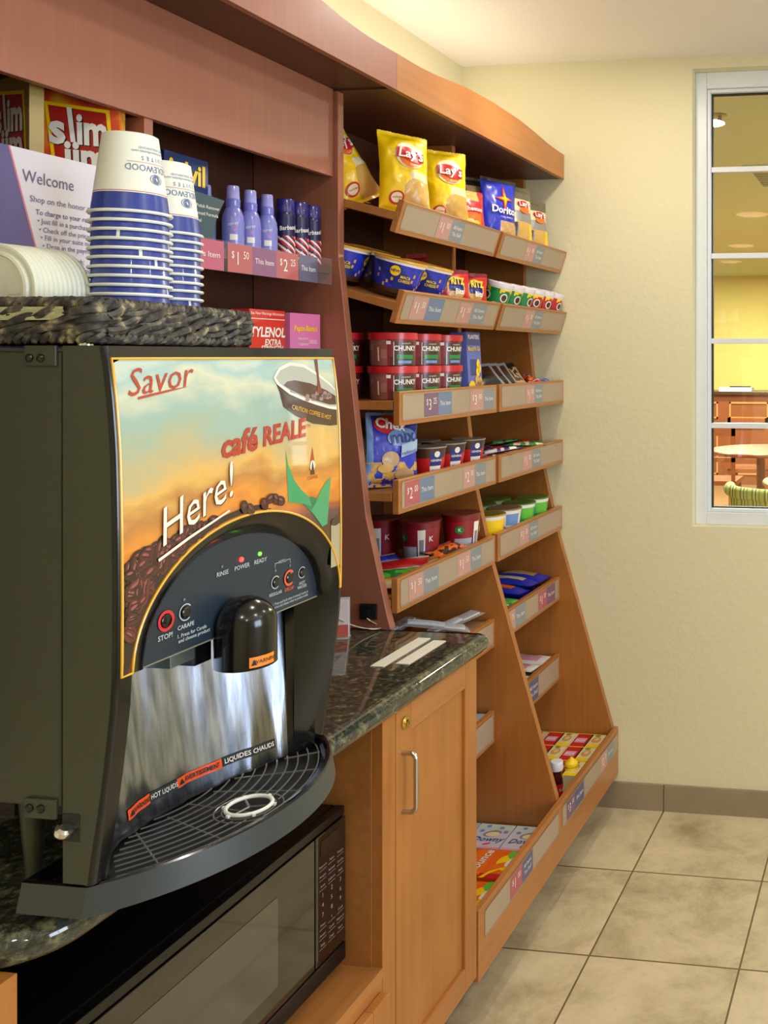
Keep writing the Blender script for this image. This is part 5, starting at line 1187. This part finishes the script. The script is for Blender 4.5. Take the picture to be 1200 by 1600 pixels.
# --- row 5
t = proto_thing('noodle_bowl', 'noodle bowl')
def nood(a, z, j):
    s = ((a+PI) % (2*PI))-PI
    if z > .110: return DR
    if z < .060 and -.7 < s < .9: return M_('bowl_grey', (176, 178, 186)) if s < .45 else DB
    return M_('bowl_red', (150, 24, 40))
tub_body(.040, .0515, .124, nood, n=24).build('bowl_body', t); Q = cyl(.040, .0515, .124); b = MB()
b.disc(Q, -.018, .086, .013, .011, GR, .001); b.text('K', Q, WH, .013, (-.018, .086), .0016, bold=.03); b.rect(Q, .024, .020, .044, .106, WH, .001, 4, 1); b.rect(Q, .028, .040, .040, .080, GY, .0014, 4, 1); b.text('K', Q, WH, .02, (.060, .08), .0012, bold=.02)
b.text('NOODLES', Q, BL, .0095, (-.014, .028), .0014, bold=.02); b.build('bowl_print', t, smooth=0)
MB().lathe([(.0525, .123), (.0535, .126), (.0515, .1275), (.045, .1265), (0, .1268)], M_('lid_dark_red', (120, 40, 44)), 48).build('lid', t); u = [False]
for x, y, rz, lab in ((-1.390, 2.335, -1.9, 'dark red noodle bowl deepest in the shade at the side panel, fifth shelf'), (-1.268, 2.322, -1.7, 'middle dark red noodle bowl showing its white label panel, fifth shelf'), (-1.212, 2.440, -.85, 'red and grey noodle bowl beside the middle panel, fifth shelf')):
    put(t, u, (x, y, .9862), (0, 0, rz), lab, 'dark red noodle bowls on the fifth shelf')
def pk2(m1, m2, m3, seed, w=.15, h=.07): return pouch(w, h, .022, (lambda u, v: m3 if abs(v-.5) > .44 else (m2 if noise.noise(V(u*6, v*5, seed)) > .02 else m1)), seed, back=m1)
NUT = M_('print_nut', (160, 120, 70))
for i, (x, y, z, rz, m1, m2, m3, w_, h_, lab) in enumerate((
    (-1.245, 2.060, .992, 72, YL, CR, OR, .13, .065, 'yellow nut pack at the near end of the fifth shelf'),
    (-1.245, 2.125, 1.002, 66, LG, GR, WH, .14, .06, 'bright green snack pack near the front left of the fifth shelf'),
    (-1.255, 2.185, 1.012, 60, RD, RD, WH, .15, .065, 'red and white snack pack right of the green pack on the fifth shelf'),
    (-1.205, 2.255, 1.006, 12, NUT, YD, BL, .13, .06, 'long pack of golden nuts with blue ends at the front of the fifth shelf'),
    (-1.205, 2.335, 1.022, 6, BR, OR, PU, .13, .06, 'brown and orange nut bar pack lying on the others, fifth shelf'),
    (-1.330, 2.215, 1.012, 40, BL, DB, WH, .11, .06, 'shiny dark blue candy pack in front of the middle noodle bowl'),
    (-1.350, 2.110, 1.004, 70, DB, BL, BL, .10, .06, 'dark blue candy pack near the side panel on the fifth shelf'),
    (-1.200, 2.375, 1.000, 5, PU, BL, BL, .10, .05, 'purple-blue candy pack in front of the right noodle bowl'))):
    flat(pk2(m1, m2, m3, i+2.3, w_, h_), h_, 'snack_pack', lab, 'snack pack', (x, y, z+.010), (R(3), R(12), R(-rz)), 'loose snack packs on the fifth shelf')
def cereal(m1, m2, txt, tcol, nm):
    t = proto_thing('cereal_cup', 'cereal cup')
    tub_body(.040, .0525, .092, lambda a, z, j: WH if z > .078 else (m2 if (.2 < ((a+PI) % (2*PI))-PI < 1.2 and z > .045) else m1), n=16).build('cup_body', t)
    Q = cyl(.040, .0525, .092); b = MB(); b.text(txt, Q, tcol, .022, (.014, .034), .0012, bold=.02, sx=.8); b.rect(Q, -.036, .052, -.012, .072, BL if m1 is not LG else OR, .0008, 4, 1); b.build('cup_print', t, smooth=0)
    MB().lathe([(.054, .091), (.0545, .0945), (.052, .0955), (.046, .0945), (0, .0945)], M_('lid_film_'+nm, dict(y=(170, 150, 60), w=(150, 130, 110), g=(70, 130, 60))[nm], .2), 48).build('lid', t); return t
GG = M_('cereal_green', (60, 170, 90))
cy_, cw, cgn = cereal(YL, YL, 'Cheerios', BK, 'y'), cereal(WH, SK, 'Cinn', BL, 'w'), cereal(GG, LG, 'Jacks', BK, 'g')
put(cy_, [False], (-1.215, 2.612, .9862), (0, 0, -1.35), 'bright yellow cereal cup at the left of the fifth shelf by the window', 'cereal cups on the fifth shelf')
put(cw, [False], (-1.212, 2.724, .9862), (0, 0, -1.3), 'white cereal cup with blue print between the yellow and green cups', 'cereal cups on the fifth shelf'); u = [False]
for x, y, lab in ((-1.212, 2.836, 'green cereal cup right of the white cup, front row of the fifth shelf'), (-1.212, 2.950, 'green cereal cup at the wall end, front row of the fifth shelf'), (-1.325, 2.67, 'green cereal cup behind the yellow cup, back row'), (-1.325, 2.785, 'green cereal cup in the middle of the back row'), (-1.325, 2.90, 'green cereal cup at the right of the back row')):
    put(cgn, u, (x, y, .9862), (0, 0, -1.25), lab, 'cereal cups on the fifth shelf')
# --- row 6: plastic cutlery packs (bay 1), cookie packs (bay 2)
for i, (x, y) in enumerate(((-1.235, 2.42), (-1.24, 2.20), (-1.38, 2.26))):
    place(MB().box((-.06, -.09, 0), (.06, .09, .052), M_('carton_plain', (150, 120, 96))), 'cutlery_carton', ['plain carton under the wrapped cutlery nearest the middle panel', 'plain carton under the wrapped cutlery at the left', 'plain carton under the wrapped cutlery at the back'][i], 'carton', (x, y, .736), smooth=0, group='plain cartons under the cutlery packs')
CLP = mat('clear_wrap', (230, 235, 240), .08, alpha=.22, coat=1); CUT = mat('cutlery_white', (214, 218, 222), .35)
for i, (x, y, z, rz, lab) in enumerate(((-1.235, 2.44, .800, 62, 'clear-wrapped white cutlery pack nearest the shelf lip'), (-1.245, 2.36, .815, 30, 'clear-wrapped white cutlery pack lying crosswise on the others'), (-1.27, 2.24, .795, 78, 'clear-wrapped cutlery pack further left behind the worktop edge'), (-1.36, 2.18, .805, 85, 'clear-wrapped cutlery pack in the shade, back left'), (-1.37, 2.34, .800, 70, 'clear-wrapped cutlery pack in the shade, back middle'))):
    t = thing('cutlery_pack', lab, 'cutlery', (x, y, z), (0, R((-9, 12, -6, 8, -12)[i]), R(rz)), 'wrapped cutlery packs on the sixth shelf')
    for k, dy in enumerate((-.012, 0, .012)):
        MB().tube([V(-.075, dy, .006), V(-.02, dy, .008), V(.02, dy, .007)], .0042, CUT, 8).box((.02, dy-.007, .004), (.075, dy+.007, .008), CUT).build(['fork', 'knife', 'spoon'][k], t)
    MB().sheet(20, 8, lambda a, c: V(-.09+.18*a, -.025+.05*c, .014*math.sin(PI*c)**.5*math.sin(PI*a)**.3+.0015*noise.noise(V(a*9, c*7, i))), CLP).sheet(4, 2, lambda a, c: V(-.09+.18*a, -.025+.05*c, 0), CLP).build('wrapper', t)
for i, (x, y, z, m2, lab) in enumerate(((-1.225, 2.990, .742, TN, 'blue cookie pack with tan picture, rearmost of the row on the sixth shelf'), (-1.22, 2.900, .746, CR, 'blue cookie pack with cream picture in the middle of the sixth shelf'), (-1.22, 2.810, .742, OR, 'blue cookie pack with orange picture, nearest of the blue packs'))):
    flat(pouch(.085, .19, .036, (lambda u, v, m2=m2: m2 if abs(u) < .24 and .2 < v < .8 else (SK if v > .93 else BL)), 3.1+i, back=BL), .19, 'cookie_pack', lab, 'cookie pack', (-1.275, y, z+.060), (0, R(4), 0), 'blue cookie packs on the sixth shelf')
    flat(pouch(.085, .19, .034, lambda u, v: BL, 6.1+i, back=BL), .19, 'cookie_pack', ['plain blue cookie pack underneath the rearmost one on the sixth shelf', 'plain blue cookie pack underneath the middle one on the sixth shelf', 'plain blue cookie pack underneath the nearest one on the sixth shelf'][i], 'cookie pack', (-1.275, y, .754), (0, 0, 0), 'blue cookie packs on the sixth shelf')
def twist(u, v): return WH if noise.noise(V(u*8, v*8, 3)) > .22 else GR
flat(pouch(.085, .10, .034, twist, 1.1, back=GR), .10, 'mint_pack', 'crinkled dark green and white pack at the near end of the sixth shelf', 'candy pack', (-1.222, 2.655, .795), (0, R(5), R(-10)))
flat(pouch(.07, .10, .02, lambda u, v: LG if v < .4 else SV, 2.1, back=GR), .10, 'mint_pack', 'silver and lime green pack beside the crinkled dark green pack, sixth shelf', 'candy pack', (-1.222, 2.728, .785), (0, R(4), R(-8)))
# --- row 7
for i, (y, lab) in enumerate(((2.80, 'white and pink sachet pack nearest the middle panel, seventh shelf'), (2.893, 'white and pink sachet pack in the middle of the seventh shelf'), (2.986, 'white and pink sachet pack deepest on the seventh shelf'))):
    flat(pouch(.088, .19, .018, lambda u, v: PK if abs(u) < .3 and .15 < v < .75 else (BR if v < .03 else WH), 4.4+i, back=WH), .19, 'sachet_pack', lab, 'sachet pack', (-1.265, y, .522+.004*(i % 2)), (0, R(1), 0), 'white sachet packs on the seventh shelf')
    place(MB().box((-.09, -.034, 0), (.09, .034, .048), M_('carton_white', (214, 206, 206))), 'sachet_carton', ['white carton under the nearest sachet pack', 'white carton under the middle sachet pack', 'white carton under the deepest sachet pack'][i], 'carton', (-1.275, y, .461), smooth=0, group='white cartons on the seventh shelf')
place(MB().box((-.05, -.08, 0), (.05, .08, .06), M_('box_pale_blue', (170, 190, 206))), 'carton', 'pale blue carton at the right end of the seventh shelf behind the cabinet door', 'carton', (-1.215, 2.435, .461), smooth=0)
# --- bottom bin, bay 1: fabric softener and dryer sheet boxes lying flat
def dbox(dx, dy, h, base): return MB().box((0, 0, 0), (dx, dy, h), base)
for i in range(3):
    b = dbox(.104, .128, .060, M_('carton_lilac', (206, 204, 220))); fr = plane((0, 0, .060), (1, 0, 0), (0, 1, 0))
    b.rect(fr, 0, .10, .104, .128, M_('carton_mint', (198, 216, 210))); b.disc(fr, .055, .078, .026, .016, GY, .0006, 20, .4); b.disc(fr, .058, .074, .020, .012, CR, .0009, 18, .2)
    b.text('Downy', fr, M_('ink_blue', (60, 90, 160)), .032, (.054, .046), .0012, .05, .3, .015, sx=.95); b.rect(fr, 0, 0, .104, .010, PK); b.disc(fr, .062, .024, .012, .005, M_('ink_pink', (230, 70, 140)), .0008, 14, .5)
    for a, c in ((.02, .09), (.09, .09), (.03, .115), (.07, .11)): b.disc(fr, a, c, .007, .007, SK, .0008, 12)
    place(b, 'softener_box', 'pale blue and pink fabric softener box, %s of the row in the bottom bin' % ['leftmost', 'middle', 'rightmost'][i], 'box', (-1.298+.108*i, 2.395, .141), group='fabric softener boxes in the bottom bin', smooth=0)
for i, y in enumerate((2.255, 2.105)):
    b = dbox(.155, .135, .062, M_('carton_orange', (240, 104, 24))); fr = plane((0, 0, .062), (1, 0, 0), (0, 1, 0))
    b.rect(fr, .0, 0, .155, .022, RD); b.text('Bounce', fr, WH, .036, (.034, .074), .0016, PI/2-.08, .1, .02); b.rect(fr, .012, .014, .056, .134, OR, .0006)
    b.disc(fr, .11, .075, .032, .040, YL, .0006, 24, .4); b.disc(fr, .112, .115, .018, .022, LG, .0009, 20, .4); b.disc(fr, .12, .085, .014, .03, WH, .001, 16, -.4); b.disc(fr, .09, .055, .030, .014, OR, .0008, 20, .8)
    b.poly(fr, [(.06, .0), (.075, .03), (.10, .05), (.135, .06), (.14, .05), (.10, .04), (.08, .02), (.072, .0)], YL, .0012)
    place(b, 'dryer_sheet_box', 'orange and yellow dryer sheet box lying flat, %s in the bin' % ['next to the softener boxes', 'nearest the cabinet door'][i], 'box', (-1.135, y, .141), group='dryer sheet boxes in the bottom bin', smooth=0)
for i, y in enumerate((2.255, 2.105)):
    b = dbox(.155, .135, .058, M_('carton_orange', (240, 104, 24)))
    place(b, 'dryer_sheet_box', 'orange dryer sheet box at the back of the bottom bin, %s' % ['farther', 'nearer'][i], 'box', (-1.300, y, .141), group='dryer sheet boxes in the bottom bin', smooth=0)
# --- bottom bin, bay 2: noodle dinner boxes in rows, two bottles
def dinner():
    b = dbox(.101, .101, .116, M_('carton_cream', (234, 226, 180))); fr = plane((0, 0, .116), (1, 0, 0), (0, 1, 0))
    b.rect(fr, .004, 0, .052, .101, RD).rect(fr, .052, .0, .058, .101, BK); b.rect(fr, .010, .030, .046, .066, PK, .0007); b.text('Rice', fr, WH, .018, (.028, .048), .0012, .1, bold=.02); b.rect(fr, .058, .0, .101, .022, YL)
    b.disc(fr, .079, .056, .019, .030, CR, .0008, 20); b.disc(fr, .079, .056, .015, .024, M_('noodle_tan', (214, 158, 88)), .001, 18); b.disc(fr, .080, .060, .008, .012, M_('noodle_pale', (238, 206, 140)), .0012, 12); b.disc(fr, .075, .088, .010, .008, M_('herb_green', (130, 150, 70)), .0012, 10)
    b.rect(fr, 0, .097, .101, .101, YL, .0009); return b
pd = dinner().build('dinner_box', smooth=0); pd['category'] = 'dinner box'; first = True
for r_ in range(3):
    for c_ in range(3):
        y = 2.938-.104*r_; x = -1.292+.1035*c_
        if r_ == 2 and c_ == 1: continue
        if r_ == 2 and c_ == 0: x -= .006
        o = pd if first else pd.copy()
        if not first: COL.objects.link(o)
        first = False; o.location = (x, y, .141)
        o['label'] = 'red and cream rice dinner box, %s row, %s column in the bottom bin' % (['back', 'middle', 'front'][r_], ['left', 'middle', 'right'][c_]); o['group'] = 'red and cream dinner boxes in the bottom bin'
t = thing('syrup_bottle', 'brown bottle with white cap and red label in the corner of the bottom bin', 'bottle', (-1.046, 2.735, .141))
MB().lathe([(.022, 0), (.0235, .003), (.0235, .095), (.021, .112), (.0165, .122), (.0165, .136), (0, .136)], M_('glass_brown', (70, 26, 16), .12), 32).build('bottle_body', t)
Q = lambda u, v, off=0.0: V((.0237+off)*math.cos(u/.0237), (.0237+off)*math.sin(u/.0237), v)
MB().sheet(40, 1, lambda i, j: Q(-.0237*PI+.0237*2*PI*i, .058+.034*j, .0002), RD).text('1-A', Q, WH, .014, (-.012, .075), .0012, bold=.02).text('1-A', Q, WH, .014, (-.035, .075), .0012, bold=.02).build('bottle_label', t, smooth=60)
MB().lathe([(.0190, .130), (.0195, .132), (.0195, .154), (.0180, .157), (0, .1575)], M_('cap_white', (232, 234, 236)), 32).build('cap', t)
t = thing('mustard_bottle', 'squat yellow squeeze bottle beside the brown bottle in the bottom bin', 'bottle', (-1.014, 2.778, .141))
MB().lathe([(.021, 0), (.0225, .003), (.0225, .114), (.020, .120), (.0175, .122), (.0175, .125), (.021, .128), (.020, .136), (.012, .144), (.006, .148), (.004, .152), (0, .152)], M_('mustard_yellow', (244, 208, 20)), 32).build('bottle_body', t)

# ------------------------------------------------------------------ hutch merchandise
t = proto_thing('spray_bottle', 'spray bottle'); LV = mat('lavender_plastic', (132, 136, 214), .25, coat=.4); LVC = mat('lavender_cap', (116, 118, 206), .22, coat=.5)
MB().lathe([(.016, 0), (.0190, .004), (.0200, .02), (.0200, .060), (.0187, .075), (.0145, .088), (.0120, .092), (0, .092)], LV, 36).build('bottle_body', t)
MB().lathe([(.0130, .092), (.0130, .104), (.0135, .106), (.0126, .109), (0, .109)], LVC, 32).build('collar', t)
MB().lathe([(.0122, .108), (.0112, .133), (.0102, .1355), (0, .136)], mat('lavender_overcap', (150, 152, 224), .2, coat=.6), 32).build('cap', t)
Q = lambda u, v, off=0.0: V((.0201+off)*math.cos(u/.0201), (.0201+off)*math.sin(u/.0201), v)
b = MB(); b.text('spray', Q, WH, .009, (-.016, .058), .0004, .2); b.rect(Q, -.022, .024, -.008, .036, WH, .0004, 4, 1); b.disc(Q, -.014, .045, .003, .003, MG, .0006, 10); b.build('bottle_print', t, smooth=0); u = [False]
for x, y, lab in ((-1.338, 1.706, 'lavender spray bottle, leftmost of the three front ones on the hutch shelf'), (-1.338, 1.756, 'lavender spray bottle, middle of the three front ones on the hutch shelf'), (-1.338, 1.808, 'lavender spray bottle, rightmost of the three front ones on the hutch shelf'), (-1.385, 1.686, 'lavender spray bottle standing behind the front three')):
    put(t, u, (x, y, 1.761), (0, 0, -.1), lab, 'lavender spray bottles on the hutch shelf')
t = proto_thing('shaving_foam_can', 'spray can'); NV = mat('can_navy', (32, 30, 84), .3, metal=.2, coat=.6)
def barb(a, z, j):
    if z > .082: return NV
    if z < .055:
        q = (a*6/(2*PI)*.014+z*.9) % .014
        return RD if q < .005 else (WH if q < .0095 else NV)
    return NV
MB().lathe([(.0185, 0)]+[(.0195, .002+.1*i/40) for i in range(41)]+[(.0175, .108), (0, .108)], None, 40, cls=barb).build('can_body', t)
MB().lathe([(.0182, .107), (.0182, .132), (.0165, .136), (0, .1365)], mat('can_cap_indigo', (44, 40, 120), .25, coat=.4), 32).build('cap', t)
Q = lambda u, v, off=0.0: V((.0196+off)*math.cos(u/.0196), (.0196+off)*math.sin(u/.0196), v)
MB().text('Barbasol', Q, WH, .0135, (-.016, .072), .0008, .15, .2, .02, sx=.8).build('can_print', t, smooth=0); u = [False]
for x, y, lab in ((-1.340, 1.870, 'navy striped shaving foam can, leftmost at the front of the hutch shelf'), (-1.338, 1.914, 'navy striped shaving foam can, middle of the front three'), (-1.336, 1.957, 'navy striped shaving foam can nearest the side panel')):
    put(t, u, (x, y, 1.761), (0, 0, -.1+.3*len(lab) % .5), lab, 'striped shaving foam cans on the hutch shelf')
put(t, u, (-1.385, 1.862, 1.761), (0, 0, .6), 'navy striped shaving foam can standing behind the leftmost one', 'striped shaving foam cans on the hutch shelf')
b = MB().box((-.045, -.058, 0), (0, .058, .178), M_('box_navy_blue', (20, 50, 110))); fr = plane((0, 0, 0), (0, 1, 0), (0, 0, 1))
b.text('Advil', fr, YL, .056, (-.004, .143), .001, 0, 0, .03, sx=.95).rect(fr, .015, .098, .045, .108, GY).rect(fr, .015, .085, .045, .0965, RD).rect(fr, .015, .073, .045, .082, GY)
place(b, 'medicine_box', 'tall navy box with yellow lettering behind the rear cup stack', 'box', (-1.365, 1.615, 1.761), (0, 0, R(2)), smooth=0)
fr = plane((0, 0, 0), (0, 1, 0), (0, 0, 1)); b = MB()
b.prism([(-.050, 0), (.028, 0), (.040, .058), (.062, .098), (.0, .103), (-.050, .105)], plane((-.03, 0, 0), (0, 1, 0), (0, 0, 1)), .03, TL)
b.text('Nail Polish Remover', fr, WH, .0095, (.008, .078), .0008).text('Advanced Formula', fr, WH, .0095, (.008, .064), .0008).text('Travel', fr, WH, .0095, (-.012, .050), .0008)
place(b, 'remover_card', 'dark teal flared card package in front of the navy box on the hutch shelf', 'package', (-1.322, 1.600, 1.761), (0, 0, 0), smooth=0)
b = MB().box((-.04, -.058, 0), (0, .058, .148), M_('box_red', (206, 44, 34))); fr = plane((0, 0, 0), (0, 1, 0), (0, 0, 1))
b.text('TYLENOL', fr, WH, .0285, (0, .100), .001, 0, .15, .03, sx=.93).text('EXTRA', fr, WH, .0175, (.016, .079), .001, 0, .15, .025).text('STRENGTH', fr, WH, .0145, (.014, .0665), .001, 0, .15, .025).text('See New Warnings Information', fr, WH, .0085, (0, .140), .001)
b.rect(fr, -.058, .128, .058, .1295, WH); b.poly(fr, [(-.04, .046), (.02, .052), (.05, .056), (.05, .062), (.0, .056)], YL, .0006)
place(b, 'medicine_box', 'bright red box with white lettering on the lower hutch shelf beside the basket', 'box', (-1.325, 1.792, 1.501), (0, 0, R(2)), smooth=0)
b = MB().box((-.04, -.052, 0), (0, .052, .146), M_('box_pink', (222, 120, 180))); b.text('Pepto-Bismol', fr, YL, .0165, (0, .112), .001, 0, .1, .03, sx=.9)
b.poly(fr, [(-.052, .092), (-.02, .10), (.02, .09), (.052, .096), (.052, 0), (-.052, 0)], MG, .0004)
for k, s in enumerate(('Heartburn', 'Indigestion', 'Nausea', 'Upset Stomach', 'Diarrhea')): b.text(s, fr, WH, .0085, (-.008, .090-.0125*k), .001)
b.rect(fr, .012, .078, .040, .088, PK, .0008)
place(b, 'medicine_box', 'pink stomach remedy box right of the red box on the lower hutch shelf', 'box', (-1.325, 1.918, 1.501), (0, 0, R(-1)), smooth=0)
# meat stick boxes, turned towards the viewer
FIRE = M_('box_fire_print', (220, 140, 50)); nt = FIRE.node_tree
fn = [n for n in nt.nodes if n.type == 'TEX_NOISE'][0]; fn.inputs['Scale'].default_value = 12; rf = ramp(nt, [(.30, (196, 34, 40)), (.45, (226, 84, 40)), (.55, (238, 170, 40)), (.68, (236, 214, 190))])
nt.links.new(fn.outputs['Fac'], rf.inputs[0]); nt.links.new(rf.outputs[0], nt.nodes['Principled BSDF'].inputs['Base Color'])
def stick_box(loc, rz, label, dim):
    b = MB().box((-.030 if not dim else -.020, -.066, 0), (0, .066, .232), FIRE if not dim else M_('box_dull_gold', (150, 128, 52))); fr = plane((0, 0, 0), (0, 1, 0), (0, 0, 1))
    b.poly(fr, [(-.040, .214), (.052, .206), (.060, .098), (-.026, .090)], YL, .0006).poly(fr, [(-.0345, .208), (.047, .2005), (.0545, .104), (-.021, .096)], M_('logo_red', (176, 30, 22)), .0009)
    for dx, dz, mm, of in ((.0018, -.0018, BK, .0013), (0, 0, WH, .0017)):
        b.text('s', fr, mm, .072, (-.020+dx, .168+dz), of, -.04, -.10, .036, sx=.85); b.rect(fr, -.0025+dx, .148+dz, .0045+dx, .206+dz, mm, of, skew=-.006)
        b.text('im', fr, mm, .072, (.029+dx, .168+dz), of, -.04, -.10, .036, sx=.64)
        b.text('jim', fr, mm, .070, (.021+dx, .122+dz), of, -.04, -.10, .036, sx=.74)
    o = place(b, 'snack_stick_box', label, 'box', loc, (0, 0, rz), 'meat stick boxes on the hutch shelf', smooth=0)
stick_box((-1.3687, 1.3700, 1.761), R(-63), 'red and yellow meat stick box turned towards the room, right of its darker twin', '')
stick_box((-1.4025, 1.2850, 1.761), R(-108), 'darker yellow meat stick box at the far left edge, behind the Welcome sign', '_dim')
